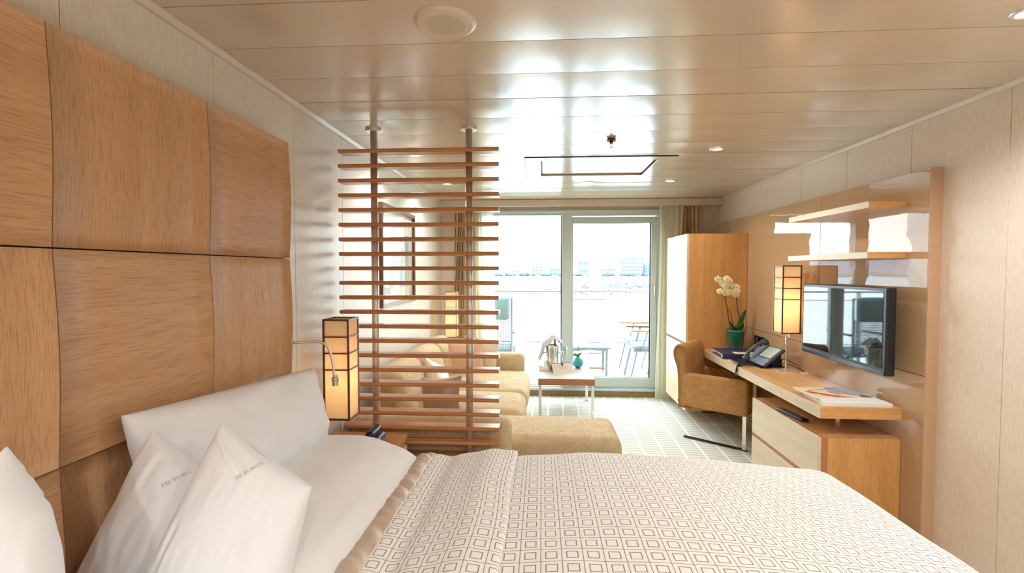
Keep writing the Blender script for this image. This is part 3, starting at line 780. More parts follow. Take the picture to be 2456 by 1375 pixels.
pillow('pointed_pillow', 'white pillow with printed corner standing between the headboard and the front pointed pillow',
       [(-.242,-.17), (.12,-.20), (.13,.055), (-.084,.208)], .075, (-.85, 1.06, .88), (1,.1,0), None, (.1,-1,.2), MCOTTON2, pinch=.04, seed=21, exp_=.4, res=60, creases=[(-.10,.17,-.16,-.02,.004,.006)],
       wr=.006, text=[(TXT, -.007, .088, .078, .54, MLETTER), ('OAOMO', -.005, .150, .035, -.2, MLETTER2), ('ooooooooooooooo', -.012, .140, .045, -.24, MLETTER2), ('oooooooooooooo', -.012, .135, .04, -.24, MLETTER2)])
pillow('pointed_pillow', 'white pillow cut by the left edge of the photo, against the headboard',
       [(-.30,-.2), (.145,-.2), (.085,.075), (.02,.192)], .08, (-.92, .72, .98), (1,.25,0), None, (.25,-1,.15), MCOTTON2, pinch=.04, seed=31, exp_=.4, wr=.007)

# ---------------------------------------------------------------- nightstand, bedside lamp
ns = thing('nightstand', 'oak nightstand between the bed and the slatted screen', 'nightstand', (-.95, 2.4, 0))
part('body', G().box(-1.165, -.76, 2.16, 2.62, .06, .52), MOAKZ, ns, bev=.003)
part('top', G().box(-1.17, -.75, 2.15, 2.63, .52, .555), MOAKX, ns, bev=.003)
part('drawer_front', G().box(-.76, -.745, 2.18, 2.60, .12, .5), MOAKW, ns, bev=.002)
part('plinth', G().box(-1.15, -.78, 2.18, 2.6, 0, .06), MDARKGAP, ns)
def lamp(name, label, x, y, zb, zt, zfoot, wd, power, dark, group):
    """square paper lantern on a post; zb/zt shade bottom/top, zfoot surface"""
    L = thing(name, label, 'lamp', (x, y, zfoot), 0, group)
    h = wd/2; r = .0045; lv = [zb, zb+(zt-zb)*.50, zb+(zt-zb)*.665, zb+(zt-zb)*.83, zt]
    g = G()
    for sx_ in (-1, 1):
        for sy in (-1, 1): g.box(x+sx_*h-r, x+sx_*h+r, y+sy*h-r, y+sy*h+r, zb-r, zt+r)
    for z in lv:
        rz = r if z in (zb, zt) else r*.7
        g.box(x-h, x+h, y-h-r, y-h+r, z-rz, z+rz); g.box(x-h, x+h, y+h-r, y+h+r, z-rz, z+rz)
        g.box(x-h-r, x-h+r, y-h, y+h, z-rz, z+rz); g.box(x+h-r, x+h+r, y-h, y+h, z-rz, z+rz)
    part('shade_frame', g, dark, L, bev=.001, seg=1)
    for i in range(4):
        g = G(); q = h-.001; a, b_ = lv[i]+.003, lv[i+1]-.003; th = .0012
        sh = None
        for (x0, x1, y0_, y1_) in ((x-q, x+q, y-q, y-q+th), (x-q, x+q, y+q-th, y+q), (x-q, x-q+th, y-q, y+q), (x+q-th, x+q, y-q, y+q)):
            part('paper_pane', G().box(x0, x1, y0_, y1_, a, b_), MSHADE, L)
    part('post', G().tube([(x, y, zfoot), (x, y, zb+.1)], .0065, 12), MCHROME, L, smooth=True)
    g = G().box(x-h, x+h, y-.003, y+.003, zb-.002, zb+.002).box(x-.003, x+.003, y-h, y+h, zb-.002, zb+.002)
    part('shade_holder', g, MDSTEEL, L)
    part('base_plate', G().box(x-.075, x+.075, y-.05, y+.05, zfoot, zfoot+.008), MSTEEL, L, bev=.002)
    part('bulb', G().lathe([(0,.1), (.012,.1), (.02,.12), (.024,.15), (.018,.18), (0,.19)], (x, y, zb), 14), mat('opal_bulb', (255,240,220), .4), L, smooth=True)
    for zz, k in ((zb+(zt-zb)*.30, 1.0),):
        d = bpy.data.lights.new('bulb_light', 'POINT'); d.energy = power*k*1.7; d.color = (1, .80, .54); d.shadow_soft_size = .028
        lo_ = bpy.data.objects.new('bulb_light', d); COL.objects.link(lo_); lo_.location = (0, 0, zz-zfoot+.02); lo_.parent = L
    L['category'] = 'lamp'
    for c in L.children:
        if c.name.startswith('bulb') and c.type == 'MESH': c.hide_render = False
    return L
lamp('bedside_lamp', 'lit paper lantern lamp on a post on the nightstand beside the white pillow', -.992, 2.315, .742, 1.228, .555, .122, 2.3, MBRONZE, 'square paper lantern lamps')
al = thing('bedside_phone', 'small black bedside phone on the nightstand behind the lamp', 'phone', (-.87, 2.42, .555))
part('phone_body', G().rbox((-.87, 2.42, .585), (.045, .07, .03), .02, 3, 3), MBLACK, al, smooth=True)
part('handset', G().rbox((-.87, 2.42, .63), (.022, .075, .018), .016, 3, 3), MBLACK, al, smooth=True)

# ---------------------------------------------------------------- slatted screen
SY = 2.70
scn = thing('slatted_screen', 'room divider of walnut slats on two steel poles', 'screen', (-.69, SY, 0))
for x in (-.952, -.408):
    p = part('pole', G().tube([(x, SY, 0), (x, SY, HC)], .0205, 20), MSTEEL, scn, smooth=True)
    part('ceiling_flange', G().lathe([(.0206, HC-.016), (.046, HC-.016), (.047, HC-.014), (.047, HC-.001)], (x, SY, 0), 28), MSTEEL, p, bev=0)
    part('floor_flange', G().lathe([(.0206, .014), (.046, .014), (.047, .012), (.047, .001)], (x, SY, 0), 28), MSTEEL, p)
prof = []
for k in range(13):
    a = PI/2+PI*k/12; prof.append((-.036+.011*math.cos(a), .011*math.sin(a)))
for k in range(13):
    a = -PI/2+PI*k/12; prof.append((.036+.011*math.cos(a), .011*math.sin(a)))
first = None
zsl = [2.14-.0826*i for i in range(26)]
zsl = [z for z in zsl if z > .05]
gs = G().prism([(p[0]+SY, p[1]) for p in prof], -1.145, -.238, 'x')
s_first = part('slat', gs, MSLAT, scn)
s_first.location.z += zsl[0]
capg = G().prism([(p[0]*1.0+SY, p[1]) for p in prof], -.2385, -.2365, 'x')
cap0 = part('end_cap', capg, MALU, s_first)
for z in zsl[1:]:
    c = s_first.copy(); COL.objects.link(c); c.parent = scn; c.location.z = z
    e = cap0.copy(); COL.objects.link(e); e.parent = c

# ---------------------------------------------------------------- picture on left wall
pc = thing('wall_picture', 'framed abstract painting in blue and grey on the left wall', 'picture', (XL, 3.87, 1.57))
y0, y1, z0, z1 = 3.42, 4.33, 1.19, 1.965
g = G(); x0, x1 = XL, -1.148; fw = .03
g.box(x0, x1, y0, y0+fw, z0, z1); g.box(x0, x1, y1-fw, y1, z0, z1); g.box(x0, x1, y0+fw, y1-fw, z0, z0+fw); g.box(x0, x1, y0+fw, y1-fw, z1-fw, z1)
part('frame', g, MBRONZE, pc, bev=.002)
part('mat_board', G().box(XL+.002, XL+.008, y0+fw, y1-fw, z0+fw, z1-fw), mat('picture_mount', (236,232,214), .7), pc)
m, t, b = newmat('abstract_paint'); b.inputs['Roughness'].default_value = .5
tcn = t.nodes.new('ShaderNodeTexCoord'); mp = t.nodes.new('ShaderNodeMapping'); mp.inputs['Scale'].default_value = (5, 9, 1.4)
n = t.nodes.new('ShaderNodeTexNoise'); n.inputs['Scale'].default_value = 1; n.inputs['Detail'].default_value = 6; n.inputs['Distortion'].default_value = .8
r = t.nodes.new('ShaderNodeValToRGB'); e = r.color_ramp.elements
e[0].position = .3; e[0].color = (*s2l((70,66,140)), 1); e[1].position = .75; e[1].color = (*s2l((90,86,70)), 1)
for p, c in ((.42, (120,124,190)), (.5, (150,150,160)), (.58, (170,164,110)), (.66, (190,190,196))): q = e.new(p); q.color = (*s2l(c), 1)
t.links.new(tcn.outputs['Object'], mp.inputs[0]); t.links.new(mp.outputs[0], n.inputs[0]); t.links.new(n.outputs[0], r.inputs[0]); t.links.new(r.outputs[0], b.inputs['Base Color'])
part('painting', G().box(XL+.008, XL+.011, y0+.24, y1-.16, z0+.14, z1-.2), m, pc)
part('picture_glass', G().box(XL+.018, XL+.02, y0+fw, y1-fw, z0+fw, z1-fw), pane_mat('picture_glazing', (1,1,1), 1.55), pc)

# ---------------------------------------------------------------- sofa
sf = thing('corner_sofa', 'sand coloured woven corner sofa along the left wall', 'sofa', (-.6, 3.8, 0))
part('base', G().rbox((-.655, 3.84, .17), (.49, 1.05, .10), .03, 3, 5), MSOFA, sf, smooth=True)
for (x, yy) in ((-1.1, 2.86), (-.22, 2.86), (-1.1, 4.84), (-.22, 4.84)): part('foot', G().tube([(x, yy, 0), (x, yy, .08)], .018, 10), MCHROME, sf)
part('near_arm', G().rbox((-.655, 2.83, .325), (.48, .07, .27), .06, 5, 8, (.0,.006,.004)), MSOFA, sf, smooth=True)
part('far_arm', G().rbox((-.655, 4.90, .34), (.485, .085, .28), .05, 5, 8, (0,.006,.004)), MSOFA, sf, smooth=True)
part('chaise_seat', G().rbox((-.30, 3.145, .345), (.79, .24, .095), .06, 5, 10, (.015,.0,.018), wr=.004, seed=1), MSOFA, sf, smooth=True)
part('chaise_base', G().rbox((.0, 3.15, .17), (.44, .2, .09), .03, 3, 5), MSOFA, sf, smooth=True)
part('foot', G().tube([(.38, 3.0, 0), (.38, 3.0, .085)], .018, 10), MCHROME, sf); part('foot', G().tube([(.38, 3.3, 0), (.38, 3.3, .085)], .018, 10), MCHROME, sf)
part('seat_cushion', G().rbox((-.62, 3.68, .36), (.49, .285, .10), .07, 5, 10, (.015,.0,.03), wr=.005, seed=2), MSOFA, sf, smooth=True)
part('seat_cushion', G().rbox((-.61, 4.385, .36), (.49, .42, .10), .07, 5, 10, (.015,.0,.032), wr=.005, seed=3), MSOFA, sf, smooth=True)
Mt = Matrix.Rotation(.24, 4, 'Y').inverted()
for (a, b_, sd) in ((3.03, 3.66, 4), (3.665, 4.32, 5), (4.325, 4.82, 6)):
    part('back_cushion', G().rbox((-.985, (a+b_)/2, .585), (.11, (b_-a)/2, .22), .085, 6, 8, (.03,.0,.02), M=Mt, wr=.006, seed=sd), MSOFA, sf, smooth=True)
part('back_frame', G().box(-1.165, -1.12, 2.8, 4.95, .1, .55), MSOFA, sf, bev=.01)
# sofa cushions
def scush(lab, org, ex, ey, n_, m, size=.21, seed=0, name='throw_pillow'):
    s = size
    return pillow(name, lab, [(-s,-s), (s,-s), (s,s), (-s,s)], .06, org, ex, ey, n_, m, pinch=.13, seed=seed, wr=.006, group='throw pillows on the sofa', res=20, exp_=.45, cat='throw pillow')
scush('peach satin throw pillow at the far end of the sofa', (-.735, 4.56, .615), (1,.12,.06), (-.2,.35,1), (.15,-1,.35), MPEACH, .19, 2)
scush('cream satin throw pillow leaning behind the peach one at the far arm', (-.60, 4.73, .62), (1,-.1,-.08), (-.08,.14,1), (.1,-1,.14), MCREAMC, .18, 5)
scush('pale peach throw pillow with a raised corner on the near back cushion', (-.80, 3.66, .60), (.35,1,-.5), (-.45,.5,1), (1,-.2,.4), MCREAMC, .17, 8)
scush('dark brown satin throw pillow lying against the near back cushion', (-.74, 3.40, .535), (1,.32,-.05), (-.1,.35,1), (.3,-1,.35), MBROWNC, .17, 11)
# corner table + lamp
ct = thing('corner_table', 'small side table in the far left corner behind the sofa', 'side table', (-1.02, 5.2, 0))
part('table_top', G().box(-1.165, -.85, 5.06, 5.38, .43, .455), MOAKX, ct, bev=.003)
part('leg', G().tube([(-1.0, 5.22, .43), (-1.0, 5.22, .01)], .016, 10), MCHROME, ct)
part('foot_plate', G().box(-1.12, -.88, 5.1, 5.34, 0, .012), MCHROME, ct, bev=.002)
lamp('corner_lamp', 'lit paper lantern lamp in the far left corner behind the sofa', -.99, 5.24, .735, 1.23, .455, .125, 2.6, MALU, 'square paper lantern lamps')

# ---------------------------------------------------------------- curtains
def curtain(name, label, cat, x0t, x1t, x0b, x1b, y, zt, zb, folds, amp, m, group, ph=0, pinchx=None, yb=None):
    def f(u, v):
        z = zt+(zb-zt)*v
        xa = x0t+(x0b-x0t)*v; xb = x1t+(x1b-x1t)*v
        x = xa+(xb-xa)*u
        a = amp*(.6+.4*math.sin(u*5+ph))
        yy = (y if yb is None else y+(yb-y)*v)+a*math.sin(u*folds*2*PI+ph+.5*math.sin(v*3+u*4))+.3*a*math.sin(u*folds*4.3*PI+v*2)
        x += .012*math.sin(v*5+u*9)
        return (x, yy, z)
    nu = folds*12
    o = single(name, label, cat, G().grid(f, nu, 30, lambda u, v: (u*1.0, v)), m, ((x0t+x1t)/2, y, 0), smooth=True, group=group)
    return o
curtain('striped_curtain', 'brown and cream striped drape left of the window, behind the corner lamp', 'curtain', -1.0, -.77, -1.08, -.78, 5.53, 2.188, .02, 6, .022, MDRAPE, 'striped drapes', 1)
curtain('striped_curtain', 'brown and cream striped drape right of the window, above the wardrobe', 'curtain', 1.60, 1.79, 1.55, 1.83, 5.53, 2.188, .02, 6, .022, MDRAPE, 'striped drapes', 2)
curtain('sheer_curtain', 'cream sheer curtain left of the window', 'curtain', -.80, -.56, -.80, -.50, 5.54, 2.188, .02, 6, .02, MSHEER, 'sheer curtains', .5)
curtain('sheer_curtain', 'cream sheer curtain right of the window beside the wardrobe', 'curtain', 1.33, 1.60, 1.30, 1.50, 5.53, 2.188, .02, 6, .02, MSHEER, 'sheer curtains', 2.5, yb=5.47)
for x0, x1, lb in ((-1.1, -.5, 'left'), (1.25, 1.9, 'right')):
    single('curtain_track', 'thin curtain track under the pelmet at the %s' % lb, 'curtain track', G().box(x0, x1, 5.52, 5.545, 2.19, 2.2), MWHITE, ((x0+x1)/2, 5.53, 2.19))

# ---------------------------------------------------------------- glossy wall panel with shelves
PX = 1.94
gp = thing('gloss_wall_panel', 'tall beige high-gloss panel behind the television on the right wall', 'wall panel', (1.97, 4.0, 0))
Y0 = 2.535; YE = 5.45; YS = 3.48; ZL = .93; ZT = 1.98
part('lower_panel', G().box(PX, XR, Y0+.003, YE, .0, ZL-.0015), MLAC, gp, bev=.001, seg=1)
part('upper_panel', G().box(PX, XR, Y0+.003, YS-.0015, ZL+.0015, ZT), MLAC, gp, bev=.001, seg=1)
part('upper_panel', G().box(PX, XR, YS+.0015, YE, ZL+.0015, ZT), MLAC, gp, bev=.001, seg=1)
part('end_strip', G().box(PX+.0, XR, Y0-.003, Y0+.0015, 0, ZT), MLACM, gp)
for nm, z, lb, gr in (('wall_shelf', 1.82, 'upper floating oak shelf on the gloss panel above the television', 1), ('wall_shelf', 1.55, 'lower floating oak shelf on the gloss panel just above the television', 2)):
    S = thing(nm, lb, 'shelf', (1.84, 3.1, z), 0, 'floating oak shelves')
    part('board', G().box(1.745, PX, 2.684, 3.505, z-.017, z+.017), MOAKX, S, bev=.0015)
    part('front_edge', G().box(1.74, 1.745, 2.684, 3.505, z-.017, z+.017), MOAKW, S)
# wardrobe
wd = thing('wardrobe', 'tall oak wardrobe with a bleached front beside the window', 'wardrobe', (1.66, 5.0, 0))
part('carcass', G().box(1.397, 1.938, 4.65, 5.36, .12, 1.815), MOAKZ, wd, bev=.002)
part('door', G().box(1.377, 1.397, 4.655, 5.36, .775, 1.815), MOAKW, wd, bev=.002)
part('door', G().box(1.377, 1.397, 4.655, 5.36, .12, .75), MOAKW, wd, bev=.002)
part('grip_groove', G().box(1.384, 1.3975, 4.66, 5.355, .75, .775), MDARKGAP, wd)
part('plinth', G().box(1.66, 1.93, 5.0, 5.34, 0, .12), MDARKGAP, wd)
# desk
dsk = thing('desk', 'long oak desk shelf fixed along the gloss panel', 'desk', (1.72, 3.66, 0))
part('desk_top', G().box(1.517, PX-.001, 2.681, 4.648, .663, .725), MOAKY, dsk, bev=.0015)
part('front_edge', G().box(1.511, 1.517, 2.679, 4.648, .663, .725), MOAKW, dsk)
part('end_edge', G().box(1.517, PX-.001, 2.677, 2.681, .663, .725), MOAKX, dsk)
part('standoff', G().tube([(1.71, 3.2, .557), (1.71, 3.2, .663)], .012, 12), MSTEEL, dsk, smooth=True)
part('standoff', G().tube([(1.71, 2.85, .557), (1.71, 2.85, .663)], .012, 12), MSTEEL, dsk, smooth=True)
part('support_leg', G().box(1.70, 1.72, 3.92, 3.94, 0, .663), MOAKW, dsk)
# drawer unit
cb = thing('drawer_cabinet', 'low oak drawer cabinet with bleached fronts under the desk end', 'cabinet', (1.72, 3.1, 0))
part('body', G().box(1.558, PX-.002, 2.681, 3.50, .06, .556), MOAKZ, cb, bev=.0015)
part('top_board', G().box(1.545, PX-.002, 2.68, 3.502, .5565, .5575), MOAKY, cb)
part('edge_strip', G().box(1.525, 1.558, 2.684, 3.50, .06, .556), MSTRIP, cb)
part('drawer', G().box(1.509, 1.525, 2.681, 3.50, .315, .557), MOAKW, cb, bev=.0015)
part('drawer', G().box(1.509, 1.525, 2.681, 3.50, .065, .285), MOAKW, cb, bev=.0015)
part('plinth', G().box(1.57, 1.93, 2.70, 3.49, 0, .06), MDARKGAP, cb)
struct('trim_8', G().box(PX-.012, PX, 3.51, 4.65, 0, .10), MTILEBASE)

# television
tv = thing('television', 'flat black television hanging over the desk on the gloss panel', 'television', (1.84, 3.05, .9))
part('casing', G().rbox((1.845, 3.05, 1.14), (.025, .41, .236), .008, 3, 4), MBLACK, tv)
part('screen', G().box(1.8185, 1.8205, 2.668, 3.44, .945, 1.357), MTV, tv)
part('bezel_lip', G().box(1.817, 1.82, 2.65, 3.452, .908, .928), mat('tv_lip', (60,70,84), .15, spec=.8), tv)
part('wall_bracket', G().box(1.87, PX, 2.97, 3.13, 1.05, 1.23), MDSTEEL, tv, bev=.003)
# desk lamp
lamp('desk_lamp', 'lit paper lantern lamp on the desk beside the television', 1.815, 3.66, 1.008, 1.50, .725, .128, 2.6, MBRONZE, 'square paper lantern lamps')

# orchid
orc = thing('potted_orchid', 'white orchid in a green glazed pot at the far end of the desk', 'plant', (1.80, 4.53, .725))
part('pot', G().lathe([(0,.725), (.058,.725), (.062,.73), (.082,.9), (.085,.905), (.085,.922), (.079,.922), (.078,.9), (.06,.88), (0,.88)], (1.79, 4.53, 0), 32), MGREENPOT, orc, smooth=True)
stems = [[(1.75, 4.52, .88), (1.72, 4.5, 1.0), (1.695, 4.49, 1.13), (1.672, 4.48, 1.23), (1.655, 4.48, 1.32), (1.625, 4.48, 1.375), (1.60, 4.48, 1.39)],
         [(1.82, 4.52, .88), (1.815, 4.5, 1.0), (1.79, 4.5, 1.12), (1.785, 4.5, 1.2), (1.765, 4.5, 1.3), (1.755, 4.5, 1.33)]]
for s in stems: part('stem', G().tube(catmull(s, 6), .0042, 7), MSTEM, orc, smooth=True)
part('stem', G().tube(catmull([(1.765, 4.52, .88), (1.75, 4.5, 1.0), (1.715, 4.49, 1.1), (1.70, 4.49, 1.12)], 6), .003, 6), MSTEM, orc, smooth=True)
def leafpts(base, tip, wid, curve):
    base, tip = Vector(base), Vector(tip); d = tip-base; side = d.cross(Vector((0,1,0))).normalized()
    def f(u, v):
        w_ = wid*math.sin(PI*min(1, .08+u*.92))**.8
        p = base+d*u+Vector((0, 0, curve*math.sin(PI*u)))
        return tuple(p+side*w_*(v-.5)*2+Vector((0, -.012*math.cos((v-.5)*PI), 0)))
    return f
for (tip, wd_, cv) in (((1.87, 4.5, 1.11), .022, .02), ((1.72, 4.46, .93), .018, .035), ((1.84, 4.48, .99), .03, .01), ((1.73, 4.52, 1.0), .012, .0)):
    part('leaf', G().grid(leafpts((1.80, 4.52, .885), tip, wd_, cv), 10, 4), MLEAF, orc, smooth=True, solid=.001)
def bloom(c, s, tilt, rz):
    c = Vector(c); R = Matrix.Rotation(rz, 4, 'Z') @ Matrix.Rotation(tilt, 4, 'X')
    g = G()
    for k, (ln, wd2) in enumerate(((1.0, .42), (1.05, .62), (.95, .40), (.95, .40), (1.05, .62))):
        a = PI/2+2*PI*k/5
        def f(u, v):
            r_ = s*ln*u; w_ = s*wd2*math.sin(PI*min(1, .1+.85*u))**.6*(v-.5)*2
            x = math.cos(a)*r_-math.sin(a)*w_; z = math.sin(a)*r_+math.cos(a)*w_; y = -.15*s*math.sin(PI*u)+.12*s*u*u+.2*s*(v-.5)**2
            return tuple(c+(R @ Vector((x, y, z))))
        g.grid(f, 5, 4)
    fl = part('flower', g, MPETAL, orc, smooth=True)
    part('flower_heart', G().rbox(tuple(c+(R @ Vector((0, -.006, -.002)))), (.006, .006, .007), .0055, 2, 1), MYEL, fl, smooth=True)
for i, (px, pz, s) in enumerate(((1.605, 1.385, .032), (1.635, 1.35, .03), (1.675, 1.39, .033), (1.70, 1.365, .034), (1.685, 1.335, .034), (1.665, 1.32, .036), (1.625, 1.275, .032), (1.67, 1.265, .037), (1.705, 1.27, .033),
                             (1.745, 1.325, .026), (1.768, 1.315, .03), (1.762, 1.28, .034), (1.775, 1.25, .034), (1.757, 1.245, .030))):
    bloom((px, 4.47-.01*(i % 3), pz), s, .2*math.sin(i*2.1), .5*math.sin(i*1.7)-.2)

# binder, papers
bn = thing('ring_binder', 'navy ring binder with a cream label lying on the desk by the orchid', 'binder', (1.70, 4.25, .725), math.radians(-5))
part('cover', G().box(-.17, .17, -.17, .17, .036, .040).box(-.17, .17, -.17, .17, 0, .004).box(-.17, .17, -.173, -.169, 0, .04), MNAVY, bn, world=False, bev=.001, seg=1)
part('sheets', G().box(-.162, .165, -.165, .165, .006, .034), MPAPER, bn, world=False)
part('ring_mechanism', G().box(-.168, -.163, -.1, .1, .012, .022), MBLACK, bn, world=False)
part('title_label', G().box(-.06, .155, -.14, -.03, .0402, .0408), MCREAMP, bn, world=False)
part('title_line', G().box(-.02, .05, -.075, -.070, .0409, .0411), MDGREY, bn, world=False)
single('note_card', 'small cream note card near the front edge of the desk', 'card', G().box(1.53, 1.60, 3.96, 4.05, .725, .7275), MCREAMP, (1.565, 4.0, .725))
single('black_notepad', 'thin black notepad between the binder and the telephone', 'notepad', G().box(1.555, 1.72, 3.86, 4.03, .728, .738), MBLACK, (1.64, 3.95, .725), bev=.001, seg=1)

# telephone (faces -x, tilted)
ph = thing('desk_telephone', 'black desk telephone with a grey screen and coiled cord', 'telephone', (1.745, 3.83, .725), math.radians(6))
A = math.radians(38)
RM = Matrix.Translation((-.085, 0, .022)) @ Matrix.Rotation(-A, 4, 'Y')
def tb(x0, x1, y0, y1, z0, z1, M=RM): return G().box(x0, x1, y0, y1, z0, z1, M)
part('phone_body', tb(0, .205, -.12, .12, -.022, 0), MDGREY, ph, world=False, bev=.006)
part('face_plate', tb(.004, .2, -.115, .115, 0, .004), MPHONE, ph, world=False, bev=.002)
part('touch_screen', tb(.078, .19, -.105, .045, .004, .006), MLCD, ph, world=False)
part('screen_bezel', tb(.07, .197, -.112, .052, .0041, .0048), MBLACK, ph, world=False)
part('cradle', tb(.03, .19, .06, .112, .004, .02), MPHONE, ph, world=False, bev=.004)
part('stand', G().box(-.10, .10, -.10, .10, 0, .008).prism([(.0, .008), (.09, .008), (.075, .11), (.05, .075)], -.07, .07), MBLACK, ph, world=False, bev=.002)
g = G()
hp = [RM @ Vector((x, .087, z)) for x, z in ((-.02, .03), (.02, .052), (.09, .062), (.16, .056), (.21, .036))]
g.tube(catmull(hp, 5), [.021, .021, .019, .016, .014]+[.0135]*12+[.016, .019, .021, .021], 12)
part('handset', g, MDGREY, ph, world=False, smooth=True)
part('earpiece', G().rbox(tuple(RM @ Vector((.195, .087, .03))), (.022, .024, .02), .015, 3, 2).rbox(tuple(RM @ Vector((-.005, .087, .026))), (.022, .024, .018), .015, 3, 2), MDGREY, ph, world=False, smooth=True)
pth = catmull([(-.10, .085, .03), (-.13, .06, .012), (-.17, .03, .012), (-.215, -.01, .012), (-.242, -.03, .005), (-.252, -.03, -.04), (-.25, -.025, -.085), (-.236, -.02, -.06), (-.238, -.02, -.01), (-.19, -.03, .014), (-.13, -.03, .012), (-.09, -.02, .012)], 14)
co = []
L_ = 0
for i, p in enumerate(pth):
    for s_ in range(4):
        q = p.lerp(pth[min(i+1, len(pth)-1)], s_/4); a = (i*4+s_)*1.05
        co.append(Vector((q.x, q.y, q.z))+Vector((.3*math.cos(a), math.cos(a), math.sin(a)))*.0065)
part('coiled_cord', G().tube(co, .0026, 5), MBLACK, ph, world=False, smooth=True)
cbl = thing('desk_cables', 'two thin black cables running into the round grommet on the desk', 'cable', (1.85, 3.6, .725))
for off in (0, .03):
    part('cable', G().tube(catmull([(1.80, 3.74, .75), (1.85, 3.73+off, .76+off), (1.89, 3.66+off, .745+off*.8), (1.908, 3.58, .731)], 8), .0028, 6), MBLACK, cbl, smooth=True)
single('cable_grommet', 'small round white cable grommet in the desk top', 'grommet', G().lathe([(.0,.728), (.026,.728), (.028,.7255), (.028,.725)], (1.90, 3.56, 0), 20), MWHITE, (1.90, 3.56, .725))
sk = thing('wall_socket', 'double power socket low on the gloss panel behind the telephone', 'socket', (1.939, 4.36, .84))
part('socket_frame', G().box(1.932, 1.94, 4.25, 4.47, .80, .88), MDSTEEL, sk, bev=.001, seg=1)
for yy in (4.305, 4.415): part('socket_well', G().box(1.930, 1.9325, yy-.03, yy+.03, .812, .868), MDGREY, sk)
single('wall_switch', 'small square light switch on the gloss panel beside the desk lamp', 'switch', G().box(1.932, 1.94, 3.845, 3.895, .94, .975), MPAPER, (1.936, 3.87, .957), bev=.001, seg=1)

# magazines
mg = [(1.555, 1.905, 2.70, 2.93, .725, .744, -2, MPAPER, 'thick white magazine at the bottom of the stack at the desk end'),
      (1.545, 1.87, 2.75, 2.985, .7442, .753, 3, MPAPER, 'thin white magazine in the middle of the stack at the desk end'),
      (1.53, 1.85, 2.76, 2.995, .7532, .759, 1, MPAPER, 'cream covered magazine on top of the stack at the desk end')]
for i, (x0, x1, y0, y1, z0, z1, an, m_, lb) in enumerate(mg):
    cx_, cy_ = (x0+x1)/2, (y0+y1)/2; hx, hy = (x1-x0)/2, (y1-y0)/2
    T = thing('magazine', lb, 'magazine', (cx_, cy_, z0), math.radians(an), 'magazines on the desk end')
    part('page_block', G().box(-hx, hx, -hy, hy, .0, z1-z0-.0005), MPAPER, T, world=False)
    part('cover', G().box(-hx, hx, -hy, hy, z1-z0-.0005, z1-z0), MCREAMP if i == 2 else MPAPER, T, world=False)
    if i == 2:
        zc = z1-z0
        def flat(name, poly, m2, dz=.0003): part(name, G().prism(poly, zc, zc+dz, 'z'), m2, T, world=False)
        MR = mat('cover_red', (206,70,52), .5); MGY = mat('cover_grey', (170,166,176), .5); MBRN = mat('cover_brown', (120,80,60), .5)
        flat('cover_picture', [(.02,.117), (-.02,.0), (.16,-.117), (.16,.117)], MGY)
        flat('masthead_block', [(-.15,.02), (-.115,.02), (-.085,-.035), (-.13,-.035)], MR, .0004)
        flat('cover_picture', [(-.11,-.0), (-.06,-.04), (.0,-.09), (.06,-.112), (-.04,-.112), (-.09,-.07)], MR, .0004)
        flat('cover_picture', [(.1,-.1), (.11,-.06), (.135,-.05), (.158,-.09), (.158,-.112), (.11,-.112)], MBRN, .0005)
        flat('cover_stroke', [(-.12,.03), (-.12,.036), (.08,.102), (.08,.096)], MBLACK, .0006)
        flat('cover_stroke', [(.02,.1), (.026,.1), (.09,-.06), (.084,-.06)], MBLACK, .0006)
        for k in range(4): flat('cover_text', [(-.02+.004*k,.01-.018*k), (.03-.01*(k % 2),.01-.018*k), (.03-.01*(k % 2),.005-.018*k), (-.02+.004*k,.005-.018*k)], MBRN, .0005)
# remote
rm = thing('remote_control', 'black remote control on the drawer cabinet', 'remote control', (1.566, 3.07, .558), math.radians(7))
part('remote_body', G().rbox((0, 0, .009), (.024, .125, .009), .006, 3, 3), MBLACK, rm, world=False, smooth=True)
kc = [mat('key_grey', (110,112,118), .5), mat('key_red', (170,50,44), .5)]
for i in range(10):
    for j in range(3):
        part('key', G().box(-.016+.012*j, -.009+.012*j, .095-.02*i, .104-.02*i, .018, .0195), kc[1 if (i, j) in ((0, 0), (6, 1)) else 0], rm, world=False)

# ---------------------------------------------------------------- armchair
ch = thing('desk_armchair', 'ochre woven armchair with rolled back on a flat chrome frame', 'armchair', (1.56, 4.245, 0), math.radians(-38))
part('seat', G().rbox((.03, 0, .375), (.245, .175, .085), .04, 4, 5, (0,0,.02)), MCHAIR, ch, world=False, smooth=True)
for s in (-1, 1):
    part('armrest', G().rbox((.015, s*.198, .435), (.265, .033, .145), .026, 4, 6, (0,.004,.002)), MCHAIR, ch, world=False, smooth=True)
prof = [(-.19,.27), (-.20,.50), (-.215,.68), (-.225,.76), (-.245,.805), (-.28,.825), (-.315,.812), (-.335,.775), (-.338,.73), (-.325,.68), (-.305,.63), (-.295,.56), (-.29,.45), (-.285,.27)]
pp = catmull([(a, 0, b_) for a, b_ in prof], 4)
n_ = len(pp); g = G(); lay = []
for yy, sc_ in ((-.225, .9), (-.218, .97), (-.205, 1.0), (0, 1.0), (.205, 1.0), (.218, .97), (.225, .9)):
    cx_ = -.255; lay.append([( cx_+(p.x-cx_)*sc_, yy, .5+(p.z-.5)*(1-(1-sc_)*.25)) for p in pp])
vs = [p for l in lay for p in l]; fs = []
for k in range(len(lay)-1):
    for i in range(n_): fs.append((k*n_+i, k*n_+(i+1) % n_, (k+1)*n_+(i+1) % n_, (k+1)*n_+i))
fs += [tuple(range(n_)), tuple((len(lay)-1)*n_+i for i in range(n_-1, -1, -1))]
part('backrest', G().add(vs, fs), MCHAIR, ch, world=False, smooth=True)
